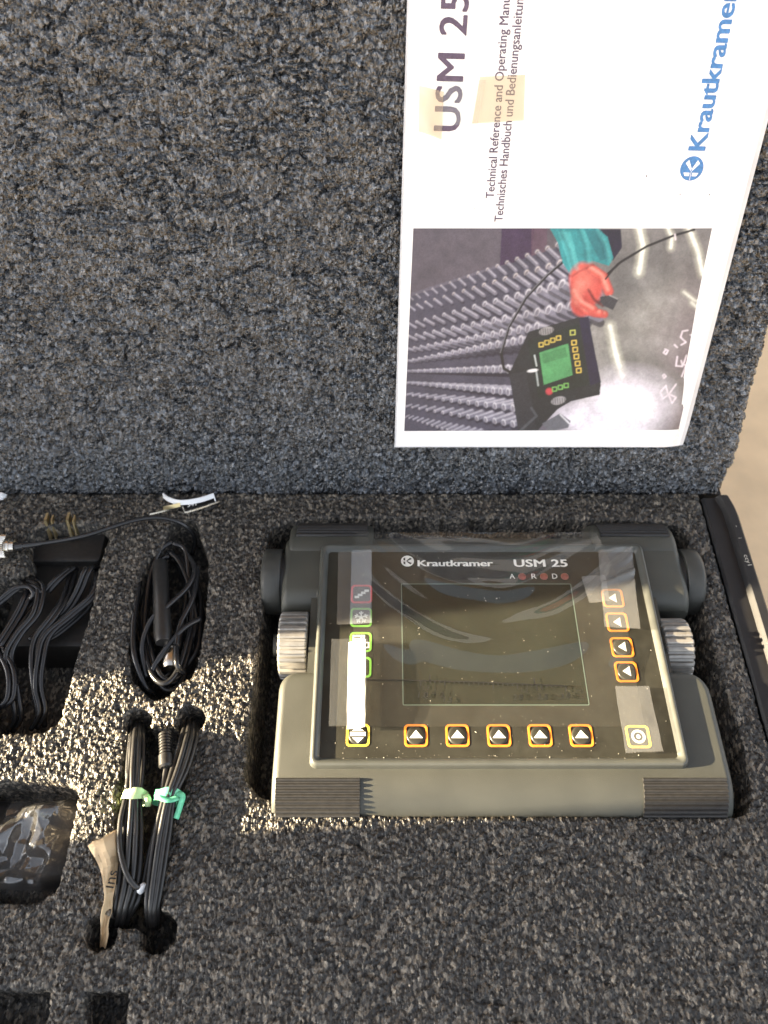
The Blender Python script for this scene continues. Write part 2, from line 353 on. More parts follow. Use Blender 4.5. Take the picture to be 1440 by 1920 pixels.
h = carve(h, X, U, [([(70, 39), (110, 38), (150, 37), (196, 39)], 2.2, 1.2), ([(-30, 32), (-10, 38), (12, 40), (40, 39)], 1.2, 1.2), ([(-208, 52), (-206, 44), (-203, 38)], 2.5, 1.6), ([(-190, 50), (-188, 43), (-187, 39)], 2.2, 1.4)])
off = h - 4.0 * np.clip(1 - U / 40, 0, 1) ** 1.5
off += 1.5 * np.exp(-((X - 215) / 5) ** 2 - ((U - 44) / 14) ** 2) - 2 * np.exp(-((X - 224) / 6) ** 2 - ((U - 50) / 16) ** 2) + 1.2 * np.exp(-((X - 203) / 6) ** 2 - ((U - 30) / 8) ** 2)
ed = np.minimum(239.4 - X, np.minimum(U + 5.3, X + 318.5)); off -= 5 * np.clip(1 - ed / 5, 0, 1) ** 2
off[0, :] -= 30; off[:, -1] -= 40; off[:, 0] -= 40; off[-1, :] -= 40
XX = X + (np.clip(1 - (239.4 - X) / 3, 0, 1)) * 1.2 * vnoise(U / 3, U * 0 + 3, 1) * 2 - 3.0 * np.clip(1 - U / 40, 0, 1) ** 2 * (X > 232)
V = L0 + XX[..., None] * RT + U[..., None] * LU + off[..., None] * LN
mesh('lid_foam', V, grid_faces(*X.shape), FOAM, case, smooth=True)

# base foam with its cut-outs (outlines surveyed on the foam's top face)
def outline(pts, z=0): return [tuple(P(a, b, z)[:2]) for a, b in pts]
def rnd(poly, n=4):                                           # round the corners a little (Chaikin)
    for _ in range(2):
        q = []
        for i in range(len(poly)):
            a, b = np.array(poly[i]), np.array(poly[(i + 1) % len(poly)]); q += [tuple(a * .8 + b * .2), tuple(a * .2 + b * .8)]
        poly = q
    return poly
def circ(px, py, r, n=20):
    c = P(px, py)[:2]; return [(c[0] + r * math.cos(2 * math.pi * k / n), c[1] + r * math.sin(2 * math.pi * k / n)) for k in range(n)]
POCK = [
    (rnd(outline([(506, 972), (700, 968), (1250, 974), (1284, 990), (1300, 1030), (1342, 1225), (1387, 1360), (1421, 1533), (1300, 1531), (452, 1528), (470, 1330), (488, 1180), (496, 1080)])), 58),
    (rnd(outline([(-60, 1082), (30, 1082), (48, 1062), (52, 985), (205, 978), (203, 1012), (184, 1060), (176, 1120), (152, 1200), (132, 1270), (106, 1374), (-60, 1376)])), 52),
    (rnd(outline([(318, 978), (368, 972), (374, 1005), (392, 1050), (386, 1140), (378, 1205), (361, 1274), (345, 1272), (312, 1308), (286, 1313), (262, 1290), (242, 1270), (240, 1215), (256, 1100), (275, 1050), (310, 1020)])), 45),
    (circ(258, 1352, 8.0), 40), (circ(358, 1346, 8.4), 40), (circ(186, 1748, 8.6), 40), (circ(292, 1747, 10), 40),
    (rnd(outline([(246, 1362), (300, 1360), (368, 1354), (352, 1440), (335, 1500), (318, 1560), (303, 1640), (300, 1740), (262, 1739), (212, 1741), (206, 1700), (211, 1620), (219, 1500), (233, 1420)])), 40),
    (rnd(outline([(-60, 1462), (154, 1460), (130, 1570), (102, 1692), (-60, 1694)])), 42),
    (outline([(-60, 1856), (95, 1856), (84, 1950), (-60, 1950)]), 24), (outline([(157, 1859), (241, 1858), (233, 1950), (148, 1950)]), 24)]
gx = np.arange(-318, 220.6, STEP); gy = np.arange(29, 351.4, STEP); X, Y = np.meshgrid(gx, gy)
S = np.full(X.shape, 1e3); D = np.zeros(X.shape)
rag = .9 * vnoise(X / 3.2, Y / 3.2, 2) + .5 * vnoise(X / 1.3, Y / 1.3, 3)
for k, (poly, dep) in enumerate(POCK):
    s = sdf(X, Y, poly) + rag * (1 if k else .35); D = np.where((s < 0) & (dep > D), dep, D); S = np.minimum(S, s)
h = foam_height(X, Y, 2.0, 2.5, 77., 1.2)
h = carve(h, X, Y, crack_lines(25, -60, 210, 35, 130, 4, 12, .3, 13))
gy_, gx_ = np.gradient(S, STEP); gl = np.hypot(gx_, gy_) + 1e-6; gx_ /= gl; gy_ /= gl
mo = (S >= 0) & (S < STEP); mi = (S < 0) & (S > -STEP)
mv = np.where(mo, -S * .9, np.where(mi, -S - .25, 0))
XX = X + gx_ * mv; YY = Y + gy_ * mv
top = .7 * h - 1.3 - 1.3 * np.exp(-np.clip(S, 0, 9) / 1.1)
edge = np.minimum(220.6 - X, np.minimum(Y - 28.5, 354 - Y)); top -= 3 * np.clip(1 - edge / 3.5, 0, 1) ** 2
Z = np.where(S >= 0, top, -D + .4 * h)
Z[0, :] -= 35; Z[:, -1] -= 35; Z[-1, :] -= 35; Z[:, 0] -= 35
V = np.stack([XX, YY, Z], -1)
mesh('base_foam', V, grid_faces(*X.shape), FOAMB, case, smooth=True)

# ------------------------------------------------------------------ the instrument
dev = thing('flaw_detector', 'grey portable test instrument with black front panel, lying in the foam cut-out', 'instrument', (64, 220, -57))
def slab(name, ys, xl, xr, zp, r, zb, m, parent):
    """body shell: rows along Y with side edges rounded by r and skirts down to zb"""
    ds = [0, .05, .16, .33, .55, .8, 1.]; R = []
    for y in ys:
        a, b, z = xl(y), xr(y), zp(y); row = [(a, y, min(zb, z - r))]
        L_ = [(a + r * d, y, z - (r - math.sqrt(max(0, r * r - (r - r * d) ** 2)))) for d in ds]
        R_ = [(b - r * d, y, z - (r - math.sqrt(max(0, r * r - (r - r * d) ** 2)))) for d in ds[::-1]]
        mid = [(a + r + (b - a - 2 * r) * t, y, z) for t in (.25, .5, .75)]
        R.append(row + L_ + mid + R_ + [(b, y, min(zb, z - r))])
    m_ = MB(); n = len(R[0]); m_.rings(R, caps=False, closed=False)
    lo = [(p[0], p[1], min(zb, p[2])) for p in R[0]]; hi = [(p[0], p[1], min(zb, p[2])) for p in R[-1]]
    m_.rings([lo, R[0]], caps=False, closed=False); m_.rings([R[-1], hi], caps=False, closed=False)
    return m_.build(name, m, parent, smooth=True, sharp=50)
def zlow(y):
    z = 10.
    if y < 150: z = -12 + math.sqrt(max(0, 22 ** 2 - (150 - y) ** 2))
    if y > 206: z = 10 - 6 + math.sqrt(max(0, 36 - (y - 206) ** 2))
    return z
def corner(y, y1, r): return r - math.sqrt(max(0, r * r - max(0, y - (y1 - r)) ** 2))
ysl = [128.2, 129, 130.5, 132.5, 135, 138, 141.5, 145.5, 150, 165, 180, 192, 196, 200, 203, 205.5, 207.5, 209, 210.2, 211.2, 211.8]
slab('lower_body', ysl, lambda y: -61.5 + corner(y, 212, 12), lambda y: 190.5 - corner(y, 212, 15), zlow, 4.5, -50, BODY, dev)
def zup(y):
    z = 9.9
    if y > 294: z = -11.1 + math.sqrt(max(0, 21 ** 2 - (y - 294) ** 2))
    if y < 268: z = 9.9 - 12 + math.sqrt(max(0, 144 - (268 - y) ** 2))
    return z
ysu = [256.3, 256.8, 257.6, 258.8, 260.4, 262.6, 265.2, 268, 275, 285, 294, 298, 302, 305.5, 308.5, 311, 313, 314.4]
slab('upper_body', ysu, lambda y: -65.0, lambda y: 192.5, zup, 5, -50, BODY, dev)
mb = MB(); mb.box((62.5, 234, -20), (216, 58, 56)); mb.build('middle_body', BODY, dev)
# waist fillets beside the knobs: swept shoulders
for sgn, xs in ((-1, -41), (1, 167)):
    mb = MB(); R = []
    for t in np.linspace(0, 1, 14):
        y = 256 + 16 * t; wd = 1 + 22 * t ** 2.2; R.append([(xs + sgn * wd * q, y, 9.8 - 20 * q ** 2.2 * (1 - .55 * t)) for q in np.linspace(0, 1, 7)] + [(xs, y, -40)])
    mb.rings(R); mb.build('shoulder', BODY, dev, smooth=True, sharp=60)
for x0, x1 in ((-79, -66.5), (194, 206)):
    s = 1 if x1 > 0 else -1; xo, xi = (x1, x0) if s > 0 else (x0, x1); L_ = abs(xi - xo)
    mb = MB(); mb.lathe([(0, 18.5), (.4, 20), (1.4, 21.2), (3, 21.7), (L_ - .6, 21.7), (L_, 21.2)], (xo, 284.5, -10.5), (-s, 0, 0), 48)
    mb.build('end_cap', BODYD, dev, smooth=True, sharp=40)
mb = MB(); mb.lathe([(0, 19), (280, 19)], (-76, 284.5, -10.5), (1, 0, 0), 32); mb.build('axle', RUB, dev, smooth=True, sharp=40)

# knobs: ribbed wheels on the sides, axis along X
def knob(x0, x1, yc, zc, R):
    mb = MB(); n = 26; rings = []
    for x, k in ((x0, .9), (x0 + .5, .965), (x0 + 1.3, 1), (x1 - 1.3, 1), (x1 - .5, .965), (x1, .9)):
        ring = []
        for i in range(n):
            for f, r in ((0, R), (.14, R), (.36, R + .1), (.5, R - .3), (.6, R - 1.9), (.88, R - 1.9)):
                a = 2 * math.pi * (i + f) / n; ring.append((x, yc + r * k * math.cos(a), zc + r * k * math.sin(a)))
        rings.append(ring)
    mb.rings(rings); k = mb.build('knob', KNOB, dev, smooth=True, sharp=25)
    m2 = MB(); m2.lathe([(0, 7), (4, 7)], ((x1 if x0 > 0 else x0 - 4) - .0, yc, zc), (1, 0, 0), 24); m2.build('hub', BODYD, k, smooth=True, sharp=40)
    return k
knob(-64.5, -46.5, 236.5, -8, 21); knob(169.5, 187, 233, -8, 20)

# ribbed rubber feet wrapped round the bars
def foot(x0, x1, yc, zc, R, a0, a1, n, amp):
    prof = []
    N = n * 8
    for i in range(N + 1):
        a = math.radians(a0 + (a1 - a0) * i / N); ph = (i % 8) / 8; r = R + .5 + amp * (max(0, math.sin(math.pi * min(1, ph / .72))) ** .6 if ph < .72 else 0)
        prof.append((yc + r * math.cos(a), zc + r * math.sin(a)))
    for i in range(9):
        a = math.radians(a1 + (a0 - a1) * i / 8); prof.append((yc + (R - 3) * math.cos(a), zc + (R - 3) * math.sin(a)))
    mb = MB(); mb.rings([[(x, y, z) for y, z in prof] for x in (x0, x1)])
    return mb.build('rubber_foot', RUB, dev, smooth=True, sharp=30)
foot(-58.8, -13.2, 150, -12, 22, 96, 168, 10, 1.3); foot(140.7, 186.0, 150, -12, 22, 96, 168, 10, 1.3)
foot(-57.5, -10.8, 302, -14, 24.6, 80, 12, 9, 1.2); foot(142.4, 187.5, 302, -14, 24.6, 80, 12, 9, 1.2)
# raised lugs that carry the rear feet
for x0, x1 in ((-62, -7), (137, 191)):
    mb = MB(); pr = [(292, 8)] + [(302 + 24.8 * math.cos(math.radians(a)), -14 + 24.8 * math.sin(math.radians(a))) for a in np.linspace(104, 0, 18)] + [(292, -14)]
    R = [[(x, 295 + (y - 295) * k, -12 + (z + 12) * k) for y, z in pr] for x, k in ((x0, .93), (x0 + 1, .975), (x0 + 3, 1), (x1 - 3, 1), (x1 - 1, .975), (x1, .93))]
    mb.rings(R); mb.build('foot_lug', BODY, dev, smooth=True, sharp=50)

# bezel: raised frame round the front panel
BX0, BX1, BY0, BY1 = -41, 167.3, 152.8, 299
def ring_strip(mb, spec, n=6):
    R = []
    for ins, z, rc in spec:
        R.append([(x, y, z) for x, y in rrect(BX0 + ins, BX1 - ins, BY0 + ins, BY1 - ins, rc, n)])
    return mb.rings(R, caps=False)
mb = MB(); ring_strip(mb, [(-.6, 7, 4.5), (-.2, 9.6, 4.2), (.4, 12.6, 4), (1.0, 13.9, 3.6), (1.8, 14.3, 3.2), (3.0, 14.1, 2.8), (4.6, 12.2, 2.2), (5.4, 11.2, 2)])
bez = mb.build('bezel', BEZ, dev, smooth=True, sharp=50)
mb = MB(); R = [[(x, y, z) for x, y in rrect(BX0 + 3, BX1 - 3, BY0 + 3, BY1 - 3, 2.4)] for z in (5, 11.3)]; mb.rings(R)
panel = mb.build('front_panel', PANEL, dev, smooth=True, sharp=30)
PZ = 11.3
mb = MB()
def annulus(mb, o0, o1, z): return mb.rings([[(x, y, z) for x, y in o0], [(x, y, z) for x, y in o1]], caps=False)
DX0, DX1, DY0, DY1 = 11.2, 117.2, 189.3, 269.3
poly_prism(mb, rrect(DX0, DX1, DY0, DY1, .6, 2), PZ - .05, PZ + .12); disp = mb.build('display_window', GLASS, panel)
mb = MB(); annulus(mb, rrect(DX0 - .5, DX1 + .5, DY0 - .5, DY1 + .5, .8, 2), rrect(DX0, DX1, DY0, DY1, .4, 2), PZ + .16); mb.build('display_border', GLINE, panel)

# buttons
def tri(cx, cy, w_, h_, ang):
    c, s = math.cos(ang), math.sin(ang); return [(cx + x * c - y * s, cy + x * s + y * c) for x, y in ((-w_ / 2, -h_ / 2), (w_ / 2, -h_ / 2), (0, h_ / 2))]
def flat(mb, pts, z): mb.add([(x, y, z) for x, y in pts], [tuple(range(len(pts)))])
def rect(cx, cy, w_, h_): return [(cx - w_ / 2, cy - h_ / 2), (cx + w_ / 2, cy - h_ / 2), (cx + w_ / 2, cy + h_ / 2), (cx - w_ / 2, cy + h_ / 2)]
def button(cx, cy, m, sym, dome=True, ms=None):
    S_ = 6.6; zt = PZ + (.85 if dome else .12)
    mb = MB()
    if dome: mb.lathe([(0, 5.4), (.35, 5.3), (.65, 4.9), (.82, 4.2), (.85, 0)], (cx, cy, PZ), (0, 0, 1), 28)
    else: poly_prism(mb, rrect(cx - 5, cx + 5, cy - 5, cy + 5, 1.4), PZ, PZ + .1)
    b = mb.build('button', PANEL, panel, smooth=True, sharp=60)
    f = MB(); f.rings([[(x, y, z) for x, y in rrect(cx - S_ + i, cx + S_ - i, cy - S_ + i, cy + S_ - i, r)] for i, z, r in ((0, PZ, 2.4), (.05, PZ + .3, 2.4), (1.2, PZ + .3, 1.6), (1.25, PZ, 1.6))], caps=False)
    f.build('button_frame', m, b)
    s = MB(); z = zt + .08
    if sym == 'up': flat(s, tri(cx, cy + .6, 7.4, 4.6, 0), z)
    if sym == 'left': flat(s, tri(cx - .3, cy, 6.4, 4.6, math.pi / 2), z)
    if sym == 'updown': flat(s, tri(cx, cy + 3.3, 6.8, 2.0, 0), z); flat(s, tri(cx, cy - 3.2, 6.4, 3.2, math.pi), z); flat(s, rect(cx, cy + 1.1, 8.6, .9), z); flat(s, rect(cx, cy - .3, 8.6, .9), z)
    if sym == 'power':
        o = [(cx + 3.9 * math.cos(a), cy + 3.9 * math.sin(a)) for a in np.linspace(0, 2 * math.pi, 32, endpoint=False)]; i = [(cx + (x - cx) * .66, cy + (y - cy) * .66) for x, y in o]
        annulus(s, o, i, z); flat(s, [(cx + (x - cx) * .3, cy + (y - cy) * .3) for x, y in o], z)
    if sym == 'stairs':
        for k in range(4): flat(s, rect(cx - 2.9 + k * 2.0, cy - 2.2 + k * 1.5, 2.9, 1.7), z + .01 * k)
    if sym == 'flake':
        for k in range(5):
            a = math.pi / 2 + k * 2 * math.pi / 5; d = np.array([math.cos(a), math.sin(a)]); n_ = np.array([-d[1], d[0]]); c = np.array([cx, cy])
            flat(s, [c - n_ * .45, c + n_ * .45, c + d * 4.2 + n_ * .45, c + d * 4.2 - n_ * .45], z + .01 * k)
            for q in (-1, 1):
                e = d * .6 + n_ * q * .8; e /= np.linalg.norm(e); m_ = np.array([-e[1], e[0]]); p0 = c + d * 2.3
                flat(s, [p0 - m_ * .4, p0 + m_ * .4, p0 + e * 1.7 + m_ * .4, p0 + e * 1.7 - m_ * .4], z + .06 + .01 * k)
    if sym == 'copy':
        flat(s, rect(cx - 1.2, cy + 2.6, 7.4, 4.2), z); flat(s, rect(cx + 1.6, cy - 2, 7.2, 4.0), z)
        s2 = MB(); flat(s2, rect(cx - 2.2, cy + 3.2, 4.2, 1), z + .06); flat(s2, rect(cx - 2.2, cy + 1.7, 4.2, .5), z + .06); flat(s2, rect(cx + 1.2, cy + 3.2, .8, 1), z + .06); flat(s2, rect(cx + 2.6, cy - 2, 3.2, 2.4), z + .06); s2.build('symbol_detail', PANEL, b)
    if s.v: s.build('symbol', WHITE, b)
    return b
for x in (17.9, 41.1, 64.3, 87.3, 110.3): tag(button(x, 171.0, ORANGE if x < 0 else MATS['orange_print'], 'up'), 'orange framed button with white up arrow')
tag(button(-14.6, 171.2, YEL, 'updown'), 'yellow framed button with up and down arrows'); tag(button(142.2, 170.4, YEL, 'power', False), 'yellow framed button with ring and dot')
for y in (259.4, 242.5, 225.6, 209.7): tag(button(142.4, y, ORANGE, 'left', y < 230), 'orange framed button with white left arrow')
tag(button(-14, 262.3, RED, 'stairs', False), 'red framed button with stair symbol'); tag(button(-14, 245.8, GREEN, 'flake', False), 'green framed button with snowflake')
tag(button(-14, 229, GREEN, 'copy', False), 'green framed button with two boxes'); tag(button(-14, 212.6, GREEN, '', False), 'green framed button half under bright tape')

# lettering on the panel
def lettering(s, px0, px1, py, hmm, bold, m, name, parent, zoff=.1, sp=1.0, sx=None):
    a = P(px0, py, PZ); b = P(px1, py, PZ); V, Fs = text2d(s, 1.0, bold, sp)
    V = V - V.min(0); kx = (b[0] - a[0]) / V[:, 0].max(); ky = hmm / V[:, 1].max()
    mb = MB(); frame2d(mb, V, Fs, (a[0], a[1], PZ + zoff), (kx, 0, 0), (0, ky, 0)); return mb.build(name, m, parent)
def logo(mb_w, mb_k, c, ex, ey, R, ez, lift=.05):
    c, ex, ey, ez = map(lambda a: np.array(a, float), (c, ex, ey, ez))
    T = lambda p, l: c + ex * p[0] * R + ey * p[1] * R + ez * l
    mb_w.add([T((math.cos(a), math.sin(a)), 0) for a in np.linspace(0, 2 * math.pi, 40, endpoint=False)], [tuple(range(40))])
    for k, q in enumerate(([(-.62, .12), (-.34, .12), (-.34, .66), (-.62, .5)], [(-.62, -.12), (-.62, -.5), (-.34, -.66), (-.34, -.12)],
              [(-.2, .06), (.42, .62), (.70, .38), (.0, .02)], [(-.2, -.06), (.0, -.02), (.70, -.38), (.42, -.62)], [(-.95, .02), (-.2, .02), (-.2, -.02), (-.95, -.02)])):
        mb_k.add([T(p, lift) for p in q], [(0, 1, 2, 3)])
lettering('Krautkramer', 783, 925, 1062, 4.6, .028, WHITE, 'lettering', panel, sp=.97)
lettering('USM 25', 964, 1065, 1063, 5.6, .03, WHITE, 'lettering', panel, sp=1.02)
a, b = MB(), MB(); c = P(764, 1052, PZ + .1); logo(a, b, c, (1, 0, 0), (0, 1, 0), 4.15, (0, 0, 1)); lg = a.build('emblem', WHITE, panel); b.build('emblem_mark', PANEL, lg)
for s_, x in (('A', 956), ('R', 997), ('D', 1036)):
    lettering(s_, x, x + 9.5, 1085, 3.6, .0, WHITE, 'lettering', panel)
    mb = MB(); c = P(x + 23, 1081, PZ); mb.lathe([(0, 2.5), (.3, 2.4), (.6, 1.8), (.7, 0)], c, (0, 0, 1), 20); mb.build('indicator_lamp', LED, panel, smooth=True)

# ------------------------------------------------------------------ clear film, tapes and dust on the panel
def sheet(name, quad, m, z, amp=0., nx=20, ny=20, zig=(), seed=0, lift=None, ext=0.):
    """quad: corners tl, tr, br, bl as (X, Y); zig: sides cut by a toothed blade"""
    tl, tr, br, bl = map(np.array, quad); V = []
    for j in range(ny + 1):
        for i in range(nx + 1):
            s, t = i / nx, j / ny; p = (tl * (1 - s) + tr * s) * (1 - t) + (bl * (1 - s) + br * s) * t
            e = .35 * (1 if (i + j) % 2 else -1)
            if 't' in zig and j == 0: p = p + np.array([0, e])
            if 'b' in zig and j == ny: p = p + np.array([0, e])
            if 'l' in zig and i == 0: p = p + np.array([e, 0])
            p = p + .45 * np.array([float(vnoise(np.array(p[1] / 5 + seed), np.array(seed * 3.1 + s), 0)), float(vnoise(np.array(p[0] / 5), np.array(seed * 1.7 + t), 1))])
            zz = z + amp * (vnoise(np.array(p[0] / 9 + seed), np.array(p[1] / 9), 1) + .5)
            if lift: zz += lift(s, t)
            V.append((p[0], p[1], float(zz)))
    return mesh(name, V, grid_faces(ny + 1, nx + 1), m, smooth=True)
def Q(*pp, z=12.): return [tuple(P(x, y, z)[:2]) for x, y in pp]
V = []; nx, ny = 90, 110
fx0, fx1, fy0, fy1 = -18.5, 146.5, 175.6, 306.5
for j in range(ny + 1):
    for i in range(nx + 1):
        s, t = i / nx, j / ny; x = fx0 + (fx1 - fx0) * s - (8 * max(0, t - .75) * 4 * s if t > .75 else 0); y = fy0 + (fy1 - fy0) * t
        ph = (y - .0075 * (x - 62) ** 2) / 8.2 + 1.1 * float(vnoise(np.array(x / 30), np.array(y / 22), 3))
        env = math.sin(math.pi * min(1, max(0, s))) ** .6 * math.sin(math.pi * t) ** .4
        up_ = min(1, max(0, (y - 204) / 26)); up_ = up_ * up_ * (3 - 2 * up_); env *= .1 + .9 * up_; zz = 12.75 + 2.25 * up_ + 1.25 * env * math.sin(ph) + .4 * env * math.sin(ph * 2.1 + x / 23) + .5 * float(vnoise(np.array(x / 17), np.array(y / 17), 2)) * env
        for y0, am, k_, xw in ((284, .9, .004, 40), (263, 1.1, .007, 60), (247, 1.2, .008, 75), (226, 1.0, .008, 80)):
            dy_ = y - y0 - k_ * (x - 62) ** 2 - 6 * float(vnoise(np.array(x / 26 + y0), np.array(y0 * 1.), 0))
            zz += am * env * math.exp(-(dy_ / (3.2 if dy_ > 0 else 6)) ** 2) * max(0, .55 + 1.1 * float(vnoise(np.array(x / 34 + y0), np.array(y0 * 2.), 1)))
        V.append((x, y, zz))
film = mesh('clear_film', V, grid_faces(ny + 1, nx + 1), FILM, smooth=True)
tag(film, 'wavy clear plastic film with hand-drawn scale taped over the display', 'film')
# hand-drawn scale
mb = MB(); zf = 13.75
def stroke(pts, wd):
    pts = [np.array(P(x, y, zf)) for x, y in pts]
    for a, b in zip(pts[:-1], pts[1:]):
        d = (b - a); d /= np.linalg.norm(d) + 1e-9; n_ = np.array([-d[1], d[0], 0]) * wd / 2
        mb.add([a - n_, b - n_, b + n_, a + n_], [(0, 1, 2, 3)])
stroke([(640, 1274), (760, 1275), (900, 1279), (1063, 1286)], .5)
mb.build('scale_line', INK, film); mb = MB()
for k in range(31):
    x = 788 + 9.1 * k; y = 1276 + (x - 788) * .036; L_ = 11 if k in (0, 15, 24, 30) else (8 if k % 5 == 0 else 4.5); stroke([(x, y), (x + .5, y + L_ + random.uniform(-1, 1))], .75)
stroke([(806, 1265), (806, 1277)], .8); stroke([(1001, 1271), (1003, 1285)], .9); mb.build('scale_ticks', INK, film)
for s_, px, py, h_ in (('1.0', 780, 1308, 4.2), ('1.1', 790, 1294, 3.2), ('.2', 808, 1300, 3.2), ('.2', 822, 1306, 3.2), ('1.5', 828, 1316, 3.8), ('2.0', 962, 1312, 3.6), ('1.2', 975, 1298, 3.0), ('2.5', 1007, 1311, 3.9), ('3.0', 1051, 1309, 3.6)):
    V, Fs = text2d(s_, h_ * 1.3, .03, 1.0, .15); m_ = MB(); a = random.uniform(-.12, .12)
    frame2d(m_, V, Fs, P(px, py, zf), (math.cos(a), math.sin(a), 0), (-math.sin(a), math.cos(a), 0)); m_.build('scale_numeral', INK, film)
G = 'tapes on the instrument panel'
tag(sheet('adhesive_tape', Q((635, 1041), (697, 1040), (694, 1176), (632, 1177)), TAPEC, 16.4, .3, zig='tb', nx=30, seed=3), 'almost clear tape over the red and snowflake buttons', 'tape', G)
tag(sheet('adhesive_tape', Q((660, 1040), (697, 1039), (697, 1176), (656, 1178)), TAPEM, 17.3, .4, zig='t', nx=24, seed=8), 'milky bluish tape strip over the red button on the left', 'tape', G)
tag(sheet('adhesive_tape', Q((622, 1203), (690, 1203), (686, 1366), (617, 1366)), TAPE, 15.4, .4, zig='tb', nx=30, seed=5), 'grey translucent tape at lower left of the panel', 'tape', G)
tag(sheet('adhesive_tape', Q((653, 1203), (685, 1204), (684, 1366), (650, 1366), z=17), TAPEB, 15.9, .1, nx=10, ny=24, seed=6, lift=lambda s, t: 5.2 * s * (1 - .25 * t) + .5 * math.sin(t * 11) * s), 'tape strip, whitened for the sun glare, standing up beside the green buttons', 'tape', G)
tag(sheet('adhesive_tape', Q((1087, 1088), (1131, 1085), (1141, 1134), (1102, 1138)), TAPEF, 16.8, .2, zig='l', ny=24, seed=7), 'small squarish matt tape left of the upper orange button', 'tape', G)
def crumple(s, t):
    q = (s * .55 + t * 1.0); fade = max(0, 1 - t / .62); return fade * 2.0 * abs(math.sin(q * 15 + 1.2 * math.sin(s * 5))) ** 1.5 * min(1, .2 + s * 1.1) + (1.8 * math.exp(-((t - .47 + .16 * s) / .035) ** 2))
tag(sheet('adhesive_tape', Q((1118, 1040), (1180, 1034), (1196, 1187), (1130, 1183)), TAPEF, 17.2, .3, nx=36, ny=60, zig='tb', lift=crumple, seed=9), 'crumpled matt tape over the top right orange buttons', 'tape', G)
tag(sheet('adhesive_tape', Q((1150, 1291), (1214, 1292), (1240, 1413), (1170, 1416)), TAPEF, 15.6, .3, nx=24, zig='tb', seed=4), 'pale tape piece over the ring button at lower right', 'tape', G)
mb = MB(); r = random.Random(4)
for _ in range(340):
    x = r.uniform(-33, 160); y = 158 + 136 * r.random() ** 2.1; z = (17.4 if y > 226 else 13.3) if (fx0 < x < fx1 and y > fy0) else PZ + .1
    if z < 12 and not (-35 < x < 162): continue
    q = .07 + .2 * r.random() ** 5; a = r.uniform(0, 6.3); e = r.choice((1, 1, 1, 3.5)) if q < .2 else 1
    c, s = math.cos(a), math.sin(a); pts = [(-q * e, -q), (q * e, -q * .7), (q * e * .8, q), (-q * e * .7, q * .8)]
    mb.add([(x + u * c - v * s, y + u * s + v * c, z + r.uniform(0, .15)) for u, v in pts] + [(x, y, z + .25)], [(0, 1, 4), (1, 2, 4), (2, 3, 4), (3, 0, 4)])
o = mb.build('dust', DUST); tag(o, 'pale dust specks scattered over the panel and film', 'dust', kind='stuff')

# ------------------------------------------------------------------ manual lying against the lid
MO = 9.0
def lp(px, py, off=MO): return np.array(LINV(px, py, off))
m_bl, m_br = lp(743, 838), lp(1277, 836); m_tl, m_r = lp(768, 0), lp(1440, 205)
MX0, MX1, MU0, MU1 = m_bl[0], m_br[0], m_bl[1], 306.0
sl = (m_tl[0] - m_bl[0]) / (m_tl[1] - m_bl[1]); sr = (m_r[0] - m_br[0]) / (m_r[1] - m_br[1])
man = thing('manual', 'white printed instrument manual leaning on the lid foam', 'manual', tuple(LID((MX0 + MX1) / 2, MU0, 2)))
def mpt(s, u, off): return LID(MX0 + sl * (u - MU0) + s * (MX1 - MX0 + (sr - sl) * (u - MU0)), u, off)
def msheet(name, s0, s1, u0, u1, o0, o1, m, nx=60, ny=18, bend=0., rc=0):
    mb = MB(); V = []; n = (nx + 1) * (ny + 1)
    for o in (o0, o1):
        for j in range(ny + 1):
            for i in range(nx + 1):
                s = s0 + (s1 - s0) * i / nx; u = u0 + (u1 - u0) * j / ny
                b = bend * (max(0, (s - .93) / .07) ** 2 * -2.2 + .5 * math.sin(u / 60 + 1) * max(0, s - .6) + max(0, 1 - (u - MU0) / 6) ** 2 * -.8)
                V.append(mpt(s, u, o + b))
    A = grid_faces(ny + 1, nx + 1); Fs = [tuple(f[::-1]) for f in A] + [tuple(f + n) for f in A]
    ed = [i for i in range(nx)] ; a = lambda i, j: j * (nx + 1) + i
    for i in range(nx): Fs += [(a(i, 0), a(i + 1, 0), a(i + 1, 0) + n, a(i, 0) + n), (a(i + 1, ny), a(i, ny), a(i, ny) + n, a(i + 1, ny) + n)]
    for j in range(ny): Fs += [(a(0, j + 1), a(0, j), a(0, j) + n, a(0, j + 1) + n), (a(nx, j), a(nx, j + 1), a(nx, j + 1) + n, a(nx, j) + n)]
    mb.add(V, Fs); return mb.build(name, m, man, smooth=True, sharp=40)
msheet('back_cover', 0, 1.01, MU0, MU1, 2.0, 2.5, PAPER)
msheet('pages', .008, .985, MU0 + 1.2, MU1 - 1, 2.5, 8.0, mat('page_edges', (.7, .69, .66), .6, var=.12, scale=900))
cover = msheet('cover', 0, 1., MU0, MU1, MO - .45, MO, PAPER, bend=1.)
msheet('cover_sleeve', -.006, 1.022, MU0 - 2.2, MU1, MO - 3.0, MO - 2.2, mat('sleeve', (.6, .62, .66), .3, var=.1, scale=60), bend=1.)

